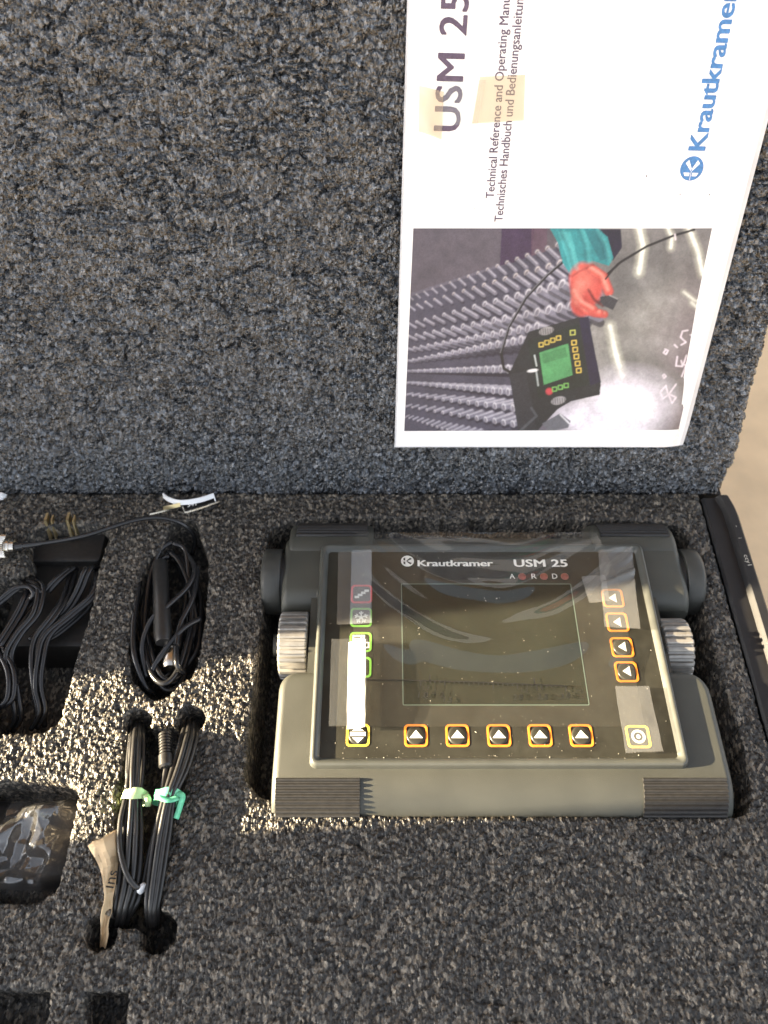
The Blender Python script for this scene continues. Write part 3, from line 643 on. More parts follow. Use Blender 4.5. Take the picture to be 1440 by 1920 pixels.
# printed picture: colours worked out point by point and stored on the mesh
p_bl, p_br, p_tl, p_tr = lp(758, 808), lp(1273, 806), lp(775, 428), lp(1360, 428)
NXp, NYp = 540, 390
s_, t_ = np.meshgrid(np.linspace(0, 1, NXp), np.linspace(0, 1, NYp))
quad = [np.array(q) for q in (p_bl, p_br, p_tr, p_tl)]
XU = quad[0] * ((1 - s_) * (1 - t_))[..., None] + quad[1] * (s_ * (1 - t_))[..., None] + quad[2] * (s_ * t_)[..., None] + quad[3] * ((1 - s_) * t_)[..., None]
bend = .5 * np.sin(XU[..., 1] / 60 + 1) * np.clip((XU[..., 0] - MX0) / (MX1 - MX0) - .6, 0, 1) - 2.2 * np.clip(((XU[..., 0] - MX0) / (MX1 - MX0) - .93) / .07, 0, 1) ** 2
Wp = L0 + XU[..., 0:1] * RT + XU[..., 1:2] * LU + (MO + .2 + bend)[..., None] * LN
# picture coordinates: a 1280 x 780 sketch space, x right, y down
rel = Wp - CAMP; dep = rel @ FW
X = (720 + F_PX * rel[..., 0] / dep - 730) * 2.028; Y = (960 - F_PX * (rel @ UP) / dep - 400) * 2.028
def rgb(r, g, b): return np.array([(c / 255.) ** 2.2 for c in (r, g, b)])
img = np.zeros((NYp, NXp, 3)); img[:] = rgb(92, 88, 104)
def put(mask, c, a=1.):
    m_ = np.asarray(mask, float)[..., None] * a; img[:] = img * (1 - m_) + np.asarray(c) * m_
def soft(d, w_): return np.clip(.5 - d / w_, 0, 1)
def pfill(pts, c, a=1.): put(inside(X, Y, pts), c, a)
def pline(pts, w_, c, a=1., blur=2.):
    d = np.full(X.shape, 1e9)
    for p, q in zip(pts[:-1], pts[1:]): d = np.minimum(d, seg_dist(X, Y, p, q))
    put(soft(d - w_ / 2, blur), c, a)
def blob(cx, cy, rx, ry, c, a=1., ang=0., blur=.5):
    dx, dy = X - cx, Y - cy; ca, sa = math.cos(ang), math.sin(ang)
    d = np.sqrt(((dx * ca + dy * sa) / rx) ** 2 + ((-dx * sa + dy * ca) / ry) ** 2); put(soft(d - 1, blur), c, a)
# dim hall at the top, plate on the right
pfill([(0, 0), (760, 0), (680, 140), (400, 200), (0, 330)], rgb(84, 78, 90)); pfill([(430, 0), (560, 0), (540, 170), (420, 200)], rgb(62, 44, 74)); pfill([(540, 0), (600, 0), (600, 150), (540, 170)], rgb(92, 62, 84), .7)
pfill([(600, 0), (1400, 0), (1400, 900), (700, 900), (740, 560), (700, 300), (660, 160)], rgb(122, 120, 122))
blob(1000, 430, 330, 420, rgb(150, 148, 142), .55, .3, 1.2); blob(1180, 120, 240, 160, rgb(96, 92, 96), .6, 0, 1.); blob(1250, 620, 220, 330, rgb(108, 88, 104), .75, .2, 1.1)
blob(880, 240, 200, 110, rgb(84, 84, 88), .7, -.6, 1.); blob(1000, 620, 200, 60, rgb(96, 98, 96), .6, .5, 1.)
for q in range(70):
    r0 = random.Random(q); blob(r0.uniform(760, 1280), r0.uniform(60, 830), r0.uniform(20, 90), r0.uniform(10, 40), rgb(*[r0.choice((80, 180)) + r0.uniform(-15, 15)] * 3), .12, r0.uniform(0, 3), 1.3)
for (a, b, c, w_) in (((950, 60), (965, 120), (950, 225), 34), ((1140, 60), (1175, 150), (1190, 230), 30), ((1060, 56), (1075, 90), (1070, 130), 20), ((840, 430), (860, 530), (885, 620), 34), ((1150, 340), (1185, 370), (1230, 400), 14), ((1120, 300), (1160, 330), (1210, 350), 10)):
    pline([a, b, c], w_, rgb(205, 206, 188), .7, 26); pline([a, b, c], w_ * .4, rgb(252, 252, 240), .9, 12)
blob(900, 730, 150, 115, rgb(238, 232, 248), .95, -.1, 1.0); blob(905, 735, 88, 62, rgb(255, 255, 255), 1, 0, .8); blob(790, 800, 160, 60, rgb(236, 230, 246), .9, .2, .9)
# rows of pipe studs
rows = [((78, 318), (640, 118), 10), ((78, 355), (690, 175), 14), ((75, 420), (700, 255), 18), ((74, 468), (690, 350), 19), ((72, 515), (560, 430), 17), ((70, 560), (500, 480), 16), ((70, 600), (480, 590), 16), ((68, 645), (480, 680), 15), ((66, 690), (470, 740), 14), ((64, 735), (470, 800), 13), ((62, 775), (300, 850), 9)]
pfill([(40, 330), (640, 130), (720, 300), (640, 480), (560, 850), (40, 850)], rgb(70, 68, 86))
for k, (a, b, sz) in enumerate(rows):
    n = 16 if k < 8 else 13
    for i in range(n + 1):
        f = (i / n) ** 1.12; x = a[0] + (b[0] - a[0]) * f; y = a[1] + (b[1] - a[1]) * f; z = sz * (.55 + 1.5 * f); dr = -.5 + .11 * k; L_ = z * 3.0
        d = np.array([math.cos(.75 - .12 * k), math.sin(.75 - .12 * k)])
        e = (x + d[0] * L_, y + d[1] * L_)
        pline([(x + 3, y + z * .55), (e[0] + 3, e[1] + z * .55)], z * .9, rgb(38, 36, 52), .8, 6); pline([(x, y), e], z * .95, rgb(118, 116, 134), .95, 6)
        pline([(x, y - z * .28), (e[0], e[1] - z * .28)], z * .3, rgb(176, 174, 188), .8, 5)
        blob(x, y, z * .26, z * .5, rgb(206, 194, 188) if k < 2 else rgb(214, 212, 222), .9, .75 - .12 * k, .5); blob(x - z * .02, y + z * .1, z * .2, z * .42, rgb(104, 100, 116), .9, .75 - .12 * k, .5)
# lead, sleeve, glove, probe
pline([(660, 185), (600, 235), (520, 320), (455, 430), (425, 530), (435, 590), (470, 610), (530, 598)], 11, rgb(24, 24, 30)); pline([(655, 183), (596, 235), (516, 320), (452, 430), (422, 530)], 3, rgb(128, 128, 140), .8)
pline([(820, 240), (880, 185), (980, 125), (1080, 85), (1160, 62)], 9, rgb(26, 24, 30)); pfill([(800, 60), (880, 60), (885, 130), (850, 180), (815, 150)], rgb(34, 28, 54))
pfill([(610, 56), (790, 56), (830, 90), (852, 170), (835, 200), (770, 180), (690, 235), (660, 190), (640, 110)], rgb(20, 138, 146))
pfill([(740, 60), (800, 60), (840, 170), (800, 180)], rgb(10, 100, 112), .7); pfill([(640, 70), (690, 70), (720, 190), (690, 220)], rgb(60, 176, 180), .6)
blob(748, 268, 62, 82, rgb(196, 66, 58), 1, -.25, .25); blob(735, 340, 46, 52, rgb(190, 60, 54), 1, .2, .25)
for pts, w_ in (([(770, 212), (812, 240), (834, 296)], 34), ([(742, 360), (780, 380), (818, 384)], 26), ([(716, 340), (750, 372), (800, 380)], 28), ([(706, 300), (732, 340), (776, 366)], 30)):
    pline(pts, w_ + 5, rgb(118, 30, 34), .55, 10); pline(pts, w_, rgb(204, 74, 64), 1, 8); pline([(a - 3, b - 6) for a, b in pts], w_ * .35, rgb(244, 156, 138), .75, 12)
blob(740, 250, 34, 44, rgb(232, 120, 104), .55, -.4, 1.2); blob(716, 300, 20, 40, rgb(238, 140, 122), .5, .2, 1.2); pline([(758, 292), (780, 330), (812, 352)], 10, rgb(92, 26, 32), .85, 8); pline([(775, 196), (720, 222), (696, 240)], 6, rgb(120, 34, 40), .6, 8)
for pts in ([(650, 70), (680, 130), (700, 210)], [(720, 60), (742, 120), (748, 185)], [(780, 62), (812, 120), (826, 180)]): pline(pts, 10, rgb(8, 92, 104), .55, 16); pline([(a + 13, b) for a, b in pts], 10, rgb(78, 188, 190), .45, 16)
pfill([(800, 318), (835, 312), (872, 325), (850, 368), (812, 350)], rgb(58, 58, 66)); pline([(838, 312), (868, 326)], 4, rgb(150, 150, 150)); pline([(822, 250), (870, 190)], 6, rgb(30, 28, 34))
# the pictured instrument
pfill([(460, 600), (520, 470), (530, 450), (720, 395), (755, 395), (805, 640), (800, 690), (690, 715), (640, 745), (560, 830), (490, 830), (470, 700)], rgb(36, 40, 46))
pfill([(525, 485), (720, 420), (762, 650), (568, 705)], rgb(28, 40, 40)); pfill([(722, 400), (757, 392), (803, 640), (765, 655)], rgb(30, 26, 58), .9); pfill([(455, 610), (520, 600), (560, 830), (490, 830)], rgb(44, 46, 54))
pfill([(570, 530), (680, 495), (697, 615), (588, 652)], rgb(74, 150, 92)); pfill([(580, 535), (670, 508), (678, 545), (586, 572)], rgb(52, 112, 70), .6)
for i in range(4): pline([(612 + 0, 0), (612, 0)], 1, rgb(0, 0, 0)); 
def box_(x, y, w_, c): pline([(x - w_, y - w_ * .9), (x + w_, y - w_ * 1.1), (x + w_ * 1.05, y + w_ * .8), (x - w_ * .9, y + w_), (x - w_, y - w_ * .9)], 3.5, c, 1, 2)
for i in range(4): box_(577 + i * 22, 500 - i * 8.5, 8, rgb(226, 196, 70))
for i in range(5): box_(702 + i * 4.5, 492 + i * 26.5, 8.5, rgb(232, 196, 64))
box_(697, 454, 9, rgb(190, 196, 80)); blob(608, 677, 13, 13, rgb(196, 50, 66)); 
for i in range(3): box_(628 + i * 22, 669 - i * 7, 8, rgb(120, 190, 90))
pline([(552, 540), (560, 580)], 5, rgb(200, 210, 210), .8); pline([(558, 595), (566, 655)], 6, rgb(190, 200, 200), .7)
for cx_, cy_ in ((597, 447), (643, 712)):
    blob(cx_, cy_, 28, 15, rgb(150, 148, 152), 1, -.25, .2)
    for i in range(6): pline([(cx_ - 22 + i * 9, cy_ - 8), (cx_ - 20 + i * 9, cy_ + 12)], 3, rgb(60, 58, 64), .9)
blob(545, 598, 20, 6, rgb(220, 220, 224), 1, -.15); pfill([(580, 800), (650, 760), (690, 790), (680, 815), (610, 830)], rgb(96, 98, 108)); pline([(650, 765), (685, 800)], 6, rgb(200, 200, 208)); pline([(540, 740), (560, 770), (500, 825)], 9, rgb(70, 74, 82))
# chalk figures on the plate
for pts in ([(1108, 470), (1115, 448), (1135, 445)], [(1108, 472), (1128, 490), (1110, 500)], [(1145, 462), (1165, 470), (1150, 485), (1165, 498), (1150, 515)], [(1050, 520), (1042, 530), (1052, 536), (1060, 522), (1048, 516)], [(1095, 545), (1090, 580), (1115, 582), (1110, 560)], [(1130, 540), (1118, 575), (1140, 580)], [(1136, 560), (1112, 620)], [(1045, 612), (1052, 620), (1044, 628), (1040, 616)],
            [(1090, 650), (1062, 690), (1075, 722), (1090, 700), (1070, 690)], [(1052, 655), (1030, 680), (1040, 705), (1060, 690), (1052, 655)], [(1088, 100), (1086, 80)], [(1085, 500), (1095, 510)]): pline(pts, 6, rgb(226, 214, 226), .9)
XP, YP = X / 9, Y / 9
for sc_, am in ((.35, .12), (.9, .1), (2.2, .08), (6., .12)): img *= (1 + 2 * am * vnoise(XP * sc_ / 3, YP * sc_ / 3, 1))[..., None]
def blur(A):
    for ax in (0, 1): A = (np.roll(A, 1, ax) + 2 * A + np.roll(A, -1, ax)) / 4
    return A
img[:] = blur(img); img[:] = img * .86 + img.mean(-1, keepdims=True) * .14
img += (np.random.RandomState(3).rand(NYp, NXp, 1) - .5) * .09 * (.15 + img); img = np.clip(img, .008, 1) * .85
po = mesh('printed_photo', Wp, grid_faces(NYp, NXp), None, cover, smooth=True)
at = po.data.color_attributes.new('ink', 'FLOAT_COLOR', 'POINT'); at.data.foreach_set('color', np.concatenate([img, np.ones((NYp, NXp, 1))], -1).astype(np.float32).ravel())
pm = bpy.data.materials.new('photo_print'); pm.use_nodes = True; N_ = pm.node_tree; an = N_.nodes.new('ShaderNodeVertexColor'); an.layer_name = 'ink'
N_.links.new(an.outputs[0], N_.nodes['Principled BSDF'].inputs['Base Color']); N_.nodes['Principled BSDF'].inputs['Roughness'].default_value = .42
po.data.materials.append(pm); tag(po, 'printed colour picture of a red-gloved hand, test instrument and rows of pipe studs')
# cover lettering, reading upwards
def up_text(s, px, py, px2, py2, hmm, bold, m, sp=1.0, length=None):
    a = lp(px, py); b = lp(px2, py2); d = (b - a); L_ = np.linalg.norm(d); d /= L_; n_ = np.array([-d[1], d[0]])
    V, Fs = text2d(s, 1., bold, sp); V = V - V.min(0); ky = hmm / V[:, 1].max(); kx = (length or L_) / V[:, 0].max()
    mb = MB(); E = lambda v: RT * v[0] + LU * v[1]
    frame2d(mb, V, Fs, LID(a[0], a[1], MO + .14), E(d) * kx, E(n_) * ky); return mb.build('lettering', m, cover)
up_text('USM 25', 862, 247, 881, -14, 14.2, .022, PURP, 1.06)
up_text('Technical Reference and Operating Manual', 931, 372, 964, -22, 6.2, .018, PURP, 1.0, length=None)
up_text('Technisches Handbuch und Bedienungsanleitung', 947, 416, 989, -14, 6.2, .018, PURP, 1.0)
up_text('Krautkramer', 1322, 283, 1386, -22, 9.4, .03, BLUE, .98)
a, b = MB(), MB(); c = lp(1297, 316); d = lp(1322, 200) - lp(1297, 316); d /= np.linalg.norm(d); n_ = np.array([-d[1], d[0]])
logo(a, b, LID(c[0], c[1], MO + .14), RT * d[0] + LU * d[1], RT * n_[0] + LU * n_[1], 6.3, LN, .08); lg = a.build('emblem', BLUE, cover); b.build('emblem_mark', PAPER, lg)
# aged tape on the cover
def lid_tape(px, m, label, curl=0., amp=.3):
    q = [lp(*p, off=MO + .5) for p in px]; V = []; n = 14
    for j in range(n + 1):
        for i in range(n + 1):
            s, t = i / n, j / n; p = (q[0] * (1 - s) + q[1] * s) * (1 - t) + (q[3] * (1 - s) + q[2] * s) * t
            V.append(LID(p[0], p[1], MO + .35 + amp * (float(vnoise(np.array(p[0] / 4), np.array(p[1] / 4), 2)) + .5) + curl * max(0, .45 - s) ** 1.5 * 4 * (1 + .5 * math.sin(t * 9))))
    return tag(mesh('adhesive_tape', V, grid_faces(n + 1, n + 1)[:, ::-1], m, smooth=True), label, 'tape', 'aged tapes on the manual cover')
lid_tape([(786, 160), (832, 172), (828, 262), (785, 245)], TAPEY, 'curled whitish tape end at the left of the manual title', 2.2, .6)
lid_tape([(830, 152), (912, 150), (896, 232), (828, 236)], TAPEC, 'yellowed clear tape across the large manual title', 0, .3)
lid_tape([(900, 144), (985, 140), (982, 226), (885, 232)], TAPEY, 'yellowed tape patch over the small manual lettering', 0, .3)
mb = MB()
for px, py, q in ((1212, 330, .5), (940, 260, .3), (1275, 364, .4), (834, 420, .3), (890, 390, .3), (1330, 365, .4), (1052, 836, .2)):
    mb = MB(); a = lp(px, py); mb.add([LID(a[0] + x * q, a[1] + y * q, MO + .16) for x, y in ((-1, -.6), (.8, -1), (1, .7), (-.4, 1))], [(0, 1, 2, 3)]); mb.build('stain_speck', PURP, cover)

# ------------------------------------------------------------------ leads and small things in the cut-outs
def pp(L_, z=None): return [P(*p) if len(p) == 3 else P(p[0], p[1], z) for p in L_]
ad = thing('power_adapter', 'black plug-in power adapter with two prongs, tangled in its cord', 'adapter', tuple(P(110, 1120, -50)))
mb = MB(); c0 = P(125, 1120, -30)
def taper_box(mb, x0, x1, y0, y1, z0, z1, ins, r=3):
    mb.rings([[(x, y, z) for x, y in rrect(x0 + i, x1 - i, y0 + i, y1 - i, r)] for z, i in ((z0, 0), (z1 - 2, 0), (z1 - .6, .6), (z1, 2))])
pa, pb = P(45, 1060, -22), P(172, 1215, -22)
taper_box(mb, pa[0], pb[0] + 6, pb[1], pa[1], -51, -20, 0); mb.build('housing', RUB, ad, smooth=True, sharp=40)
pa, pb = P(72, 990, -16), P(188, 1056, -16); mb = MB(); taper_box(mb, pa[0], pb[0], pb[1], pa[1] + 4, -51, -14, 0); mb.build('plug_block', RUB, ad, smooth=True, sharp=40)
for px in (94, 134):
    mb = MB(); a = P(px + 5, 1000, -13); mb.box(a + np.array([0, 0, 8]), (1.8, 6.2, 17), ez=(0, .35, .94)); mb.box(a + np.array([3.6, 0, 7.5]), (1.2, 5.4, 15), ez=(0, .35, .94)); mb.build('prong', BRASS, ad)
mb = MB(); V, Fs = text2d('INPUT 100-240V', 4.2, .0); a = P(70, 1150, -19.6); frame2d(mb, V, Fs, a, (.9, .25, 0), (-.25, .9, 0)); 
mb = MB()
cords = [[(178, 1062, -18), (182, 1080, -6), (172, 1115, -4), (130, 1152, -6), (84, 1192, -6), (70, 1240, -8), (66, 1290, -12), (74, 1335, -18), (58, 1368, -26)],
         [(133, 1068, -14), (118, 1120, -8), (92, 1160, -5), (66, 1195, -6), (58, 1235, -8), (63, 1290, -13), (70, 1330, -20), (72, 1365, -28)],
         [(50, 1086, -8), (70, 1102, -3), (62, 1150, -4), (30, 1190, -5), (10, 1232, -7), (20, 1290, -12), (28, 1345, -22), (12, 1374, -30)],
         [(-20, 1140, -6), (0, 1124, -3), (26, 1104, -1), (52, 1100, -1), (63, 1114, -3), (50, 1128, -8)],
         [(178, 1066, -12), (160, 1068, -3), (142, 1110, -6), (118, 1148, -9), (70, 1185, -9), (55, 1200, -8)],
         [(132, 1064, -10), (104, 1086, -7), (80, 1112, -9)], [(-10, 1215, -6), (28, 1155, -6), (46, 1118, -5), (58, 1092, -8), (40, 1080, -12)],
         [(-15, 1330, -16), (12, 1312, -12), (14, 1260, -8), (-8, 1215, -6)], [(-20, 1250, -8), (10, 1195, -8), (52, 1140, -9), (70, 1120, -12)],
         [(180, 1075, -14), (168, 1120, -10), (148, 1150, -12), (100, 1190, -12), (60, 1210, -14)]]
for c in cords:
    for dx in (0, 3.2): mb.tube([P(*q) + np.array([dx, dx * .35, -dx * .3]) for q in c], 1.65, 8, 6)
mb.build('cord', CABLE, ad, smooth=True)

lead = thing('probe_lead', 'coiled black lead in the oval cut-out with a metal connector at the left', 'cable', tuple(P(312, 1150, -44)))
mb = MB()
mb.tube(pp([(26, 1026, 6), (60, 1021, 7), (110, 1014, 8), (160, 1004, 10), (210, 988, 11), (250, 976, 11), (290, 970, 9), (325, 975, 6), (352, 990, -2), (366, 1012, -14), (360, 1040, -24)]), 1.55, 8, 6)
r = random.Random(21)
for k in range(9):
    cx, cy = 314 + r.uniform(-8, 8), 1160 + r.uniform(-12, 6); rx, ry = r.uniform(34, 66), r.uniform(105, 138); z0 = -24 + k * 2.3; tl = r.uniform(-.14, .14); pts = []
    for a in np.linspace(0, 2 * math.pi, 13):
        x = rx * math.sin(a) * (1 + .12 * r.uniform(-1, 1)); y = -ry * math.cos(a) * (1 + .04 * r.uniform(-1, 1)); pts.append((cx + x * math.cos(tl) - y * math.sin(tl), cy + x * math.sin(tl) + y * math.cos(tl), z0 + 2.5 * math.sin(2 * a + k)))
    mb.tube(pp(pts), 1.75, 8, 5)
for c in ([(300, 1055, -6), (296, 1030, -10), (318, 1018, -20)], [(376, 1160, -2), (345, 1178, 1), (312, 1215, -1), (285, 1260, -6), (300, 1290, -16)], [(262, 1090, -4), (250, 1170, -2), (252, 1230, -2), (272, 1285, -8), (290, 1302, -16)],
          [(345, 1030, -8), (365, 1065, -2), (352, 1100, 0), (310, 1140, 2), (282, 1165, 0), (266, 1215, -3), (275, 1270, -8)], [(330, 1210, 1), (332, 1245, 2), (345, 1262, -6)], [(372, 1060, -4), (362, 1120, -1), (338, 1170, 0), (330, 1215, 1)]): mb.tube(pp(c), 1.75, 8, 6)
mb.build('cable', CABLE, lead, smooth=True)
def along(mb, a, b, prof, n=24):
    d = b - a; L_ = np.linalg.norm(d); mb.lathe([(t * L_, r) for t, r in prof], a, d, n); return mb
mb = MB(); a, b = P(300, 1054, -2), P(306, 1205, 0); along(mb, a, b, [(0, 4.2), (.02, 4.9), (.5, 5.2), (.93, 5.6), (1, 4.6)], 20)
bo = mb.build('strain_relief', CABLEG, lead, smooth=True, sharp=40)
mb = MB(); a, b = P(326, 1198, -8), P(320, 1254, -6); along(mb, a, b, [(0, 3), (.06, 4), (.3, 4), (.32, 5.4), (.38, 5.4), (.4, 4.2), (.6, 4.2), (.62, 5.6), (.9, 5.6), (.95, 5), (1, 4.4)], 24); mb.build('connector', STEEL, lead, smooth=True, sharp=30)
mb = MB(); a, b = P(-14, 1025, 5), P(32, 1024, 5); L_ = np.linalg.norm(b - a)
R = []
for t, rr, kn in ((0, 7.0, 1), (.02, 7.6, 1), (.60, 7.6, 1), (.62, 7.0, 1), (.63, 5.4, 0), (.74, 5.4, 0), (.75, 4.4, 0), (.93, 4.3, 0), (.95, 3, 0), (1, 2.6, 0)):
    R.append([a + (b - a) * t + np.array([0, math.cos(q), math.sin(q)]) * (rr + kn * .28 * (1 if i % 2 else -1)) for i, q in enumerate(np.linspace(0, 2 * math.pi, 72, endpoint=False))])
mb.rings(R); tag(mb.build('connector', STEEL, lead, smooth=True, sharp=22), 'knurled silver connector')
mb = MB(); along(mb, P(30, 1025, 5.5), P(78, 1019, 7), [(0, 3), (.3, 2.7), (.32, 2.2), (.6, 2.2), (1, 1.7)], 14); mb.build('cable_boot', CABLE, lead, smooth=True, sharp=30)

# two tied hanks in the dog-bone cut-out
def hank(name, label, strands, m, r0=1.5):
    t = thing(name, label, 'cable', tuple(P(strands[0][len(strands[0]) // 2][0], strands[0][len(strands[0]) // 2][1], -30)), 'tied leads in the dog-bone cut-out'); mb = MB()
    for s in strands: mb.tube(pp(s), r0, 8, 7)
    mb.build('cable', m, t, smooth=True); return t
sl_ = []
for k, (dx, dz) in enumerate(((-12, 0), (-4, 3.2), (5, 2.6), (13, -1), (-8, -3), (8, -3.5))):
    sl_.append([(258 + dx * .7, 1356 + abs(dx) * .4, -14 + dz), (256 + dx * .9, 1385, 0 + dz), (253 + dx * 1.1, 1440, 4 + dz), (251 + dx * .85, 1494, 4.5 + dz), (248 + dx * 1.25, 1560, 4 + dz), (242 + dx * 1.4, 1640, 2 + dz), (230 + dx * 1.1, 1700, -4 + dz), (222 + dx, 1735, -18 + dz)])
sl_.append([(236, 1496, 6), (226, 1540, 7), (225, 1590, 8), (236, 1635, 8), (252, 1660, 5), (264, 1664, 2)]); sl_.append([(238, 1480, 5), (244, 1430, 4), (247, 1390, 2), (252, 1364, -10)])
h1 = hank('tied_lead', 'grey lead hank tied with pale yellow-green tie, beside the paper tag', sl_, CABLEG)
sr_ = []
for k, (dx, dz) in enumerate(((-10, 1), (-2, 3.5), (6, 2.8), (13, 0), (2, -3))):
    sr_.append([(358 + dx * .9, 1352 + abs(dx) * .4, -14 + dz), (352 + dx * 1.2, 1385, 1 + dz), (336 + dx * 1.2, 1440, 4 + dz), (316 + dx * .8, 1496, 4.5 + dz), (303 + dx * 1.1, 1560, 3 + dz), (291 + dx * 1.1, 1640, 1 + dz), (284 + dx * .9, 1700, -4 + dz), (286 + dx * .6, 1738, -18 + dz)])
sr_.append([(312, 1436, 4), (306, 1470, 4), (300, 1520, 4), (280, 1600, 0), (262, 1680, -4), (240, 1720, -12)])
h2 = hank('tied_lead', 'grey lead hank tied with bright green tie, ending in a ribbed plug', sr_, CABLEG)
mb = MB(); a, b = P(309, 1374, 3), P(312, 1440, 5); along(mb, a, b, [(0, 2.2), (.02, 3.2)] + [(.05 + .085 * k + e, q) for k in range(7) for e, q in ((0, 3.6), (.05, 3.6), (.052, 2.9), (.083, 2.9))] + [(.66, 4.2), (.95, 4.2), (1, 3.2)], 20); mb.build('ribbed_plug', CABLEG, h2, smooth=True, sharp=30)
mb = MB(); mb.lathe([(0, 2.4), (.2, 2.9), (1.6, 2.9), (2, 2.3)], P(264, 1664, 1), (.8, -.5, .15), 18); mb.build('white_ferrule', NYLON, h1, smooth=True, sharp=40)
def tie(px, py, w_, h_, m, tails, parent):
    mb = MB(); c = P(px, py, 2.5); R = []
    for k, e in enumerate((-1, -.5, 0, .5, 1)):
        ring = []
        for i, a in enumerate(np.linspace(0, 2 * math.pi, 20, endpoint=False)):
            q = 1 + .05 * random.uniform(-1, 1); ring.append(c + np.array([w_ * math.cos(a) * q + e * .4, e * h_ + .5 * math.sin(i + k), 7.0 * math.sin(a) * q]))
        R.append(ring)
    mb.rings(R, caps=False)
    for pts in tails: mb.tube(pp(pts), 1.9, 6, 5, flat=.25)
    return mb.build('twist_tie', m, parent, smooth=True)
tie(253, 1494, 6.9, 2.8, TIEY, [[(272, 1490, 7), (278, 1500, 7), (276, 1512, 4)]], h1)
tie(314, 1495, 7.4, 3.2, TIEG, [[(330, 1488, 7), (342, 1492, 6), (338, 1510, 4), (330, 1535, 3)], [(296, 1484, 7), (302, 1496, 10), (318, 1500, 10), (334, 1496, 8)]], h2)
# paper tag
V = []; n = 16
for j in range(n + 1):
    t = j / n; yy = 1584 + 192 * t; xl_ = np.interp(t, (0, .07, .22, .5, 1), (164, 171, 189, 195, 184)); xr_ = np.interp(t, (0, .1, .3, .6, 1), (224, 224, 221, 211, 196)); z = np.interp(t, (0, .5, 1), (6, 4, -12))
    for i in range(7):
        s = i / 6; V.append(P(xl_ + (xr_ - xl_) * s + 5 * float(vnoise(np.array(t * 9), np.array(s * 2 + 3), 1)), yy - 30 * s * (1 - t) ** 2 + 6 * float(vnoise(np.array(t * 7), np.array(s * 5), 2)), z + 3 * math.sin(s * 3 + t * 4) + 5 * abs(float(vnoise(np.array(t * 8 + 2), np.array(s * 4), 0)))))
tg = mesh('paper_tag', V, grid_faces(n + 1, 7)[:, ::-1], TAG, smooth=True, sharp=14); tag(tg, 'curled tan paper tag tucked beside the tied lead', 'tag')
so_ = tg.modifiers.new('thickness', 'SOLIDIFY'); so_.thickness = .0003
V_, Fs = text2d('Ins', 8, .02); mb = MB(); a = P(212, 1668, 7.2); frame2d(mb, V_, Fs, a, (.12, 1, .05), (-1, .12, 0)); mb.build('lettering', INK, tg)

# plastic bag with something dark inside
bg = thing('plastic_bag', 'crumpled clear plastic bag around a dark object in the left cut-out', 'bag', tuple(P(50, 1580, -41)))
V = []; n = 80; xa, ya = P(-70, 1694, -4)[:2]; xb, yb = P(150, 1470, -4)[:2]; rb = random.Random(9)
folds = [(rb.uniform(0, math.pi), rb.uniform(14, 42), rb.uniform(0, 1)) for _ in range(7)]
for j in range(n + 1):
    for i in range(n + 1):
        s, t = i / n, j / n; x = xa + (xb - xa) * s * (1 - .1 * (1 - t)); y = ya + (yb - ya) * t; e = min(1, 6 * min(s, 1 - s)) * min(1, 5 * min(t, 1 - t))
        wv = 3 * float(vnoise(np.array(x / 16), np.array(y / 16), 0)); z = -8 - 14 * (1 - e)
        for a_, l_, f_ in folds:
            q = (x * math.cos(a_) + y * math.sin(a_) + wv) / l_ + f_; z += e * l_ * .13 * (abs((q % 1) - .5) * 4 - 1) * .8
        V.append((x, y, min(z, 3)))
mesh('bag_film', V, grid_faces(n + 1, n + 1), BAG, bg, smooth=True, sharp=35)
mb = MB(); a = P(50, 1590, -30); mb.rings([[(a[0] - 8 + x, a[1] + y, z) for x, y in rrect(-42 + i, 44 - i, -20 + i, 24 - i, 7)] for z, i in ((-41, 0), (-24, 0), (-20, 1.5), (-18.5, 5))]); mb.build('bagged_accessory', mat('brown_black', (.014, .013, .012), .5, var=.3, scale=60), bg, smooth=True, sharp=50)

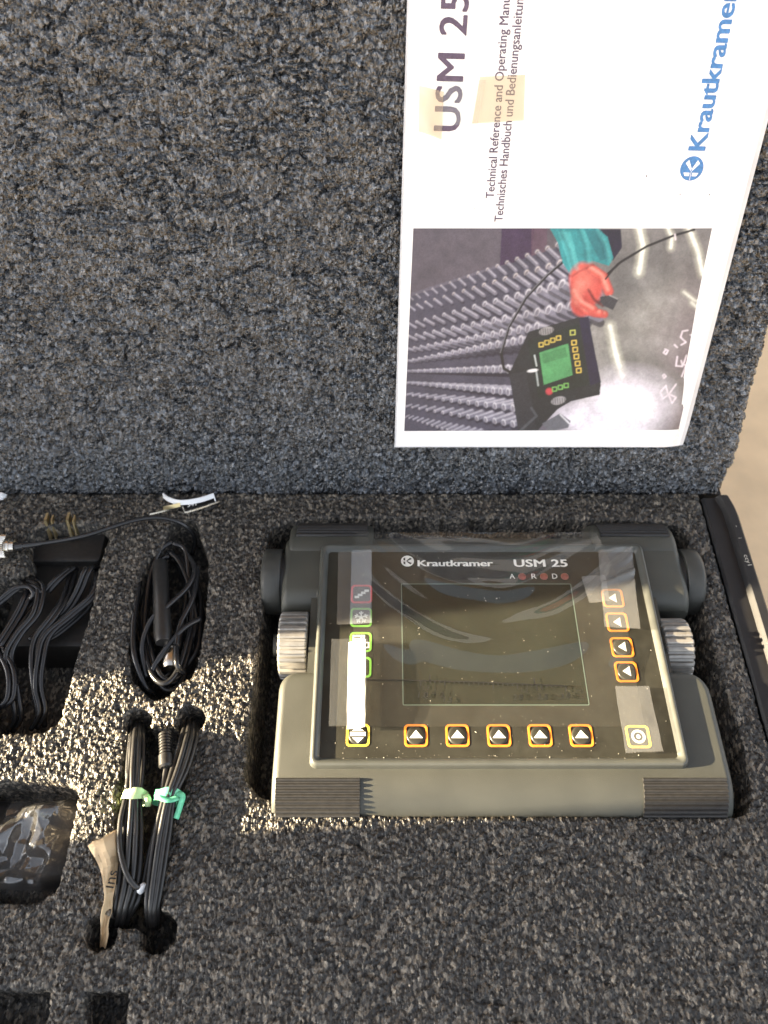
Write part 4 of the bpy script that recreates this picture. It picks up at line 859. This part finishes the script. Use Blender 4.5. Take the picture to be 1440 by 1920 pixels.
# sheet-metal clip with a white nylon strip at the hinge
cl = thing('metal_clip', 'bent metal clip stamped 341 hanging by a white strip at the hinge', 'clip', tuple(P(345, 950, 0)))
def strip(pts, w_, th, m, name, up=(0, .5, 1.)):
    C = spline(pp(pts), 5); up = np.array(up); up = up / np.linalg.norm(up); mb = MB(); R = []
    t = np.gradient(C, axis=0); t /= np.linalg.norm(t, axis=1)[:, None]
    for p, d in zip(C, t):
        n_ = np.cross(d, up); n_ /= np.linalg.norm(n_); R.append([p + up * w_ / 2 + n_ * th / 2, p - up * w_ / 2 + n_ * th / 2, p - up * w_ / 2 - n_ * th / 2, p + up * w_ / 2 - n_ * th / 2])
    mb.rings(R); return mb.build(name, m, cl)
strip([(281, 964, 4), (310, 957, 5), (338, 948, 6), (344, 955, 6), (349, 960, 6), (380, 951, 6), (411, 940, 6)], 1.1, .9, STEEL, 'bracket')
strip([(306, 953, 7), (322, 950, 7.5), (338, 946, 8)], 2.6, .6, BRASS, 'bracket_lip')
mb = MB(); q = pp([(322, 940, 3), (404, 930, 3), (409, 940, 4), (349, 958, 4)]); mb.rings([q, [p + np.array([0, .3, .8]) for p in q]]); pl = mb.build('plate', SHELL, cl)
V_, Fs = text2d('341', 4.6, .01); mb = MB(); frame2d(mb, V_, Fs, P(351, 951, 6), (1, .25, 0), (-.2, .9, .3)); mb.build('lettering', WHITE, pl)
strip([(306, 929, 8), (318, 937, 9), (340, 942, 9), (372, 938, 9), (401, 929, 9)], 3.6, .8, NYLON, 'nylon_strip')
strip([(322, 938, 7), (328, 947, 6)], 2, .6, NYLON, 'nylon_strip'); strip([(401, 930, 8), (404, 940, 6)], 2, .6, NYLON, 'nylon_strip')
mb = MB(); r = random.Random(2); a = P(4, 932, 4)
for k in range(7): mb.tube([a + np.array([r.uniform(-2.5, 2.5), r.uniform(-2, 2), r.uniform(-1, 2)]) for _ in range(4)], .7, 6, 4)
tag(mb.build('lint', NYLON, smooth=True), 'scrap of white lint at the far left of the hinge', 'lint')
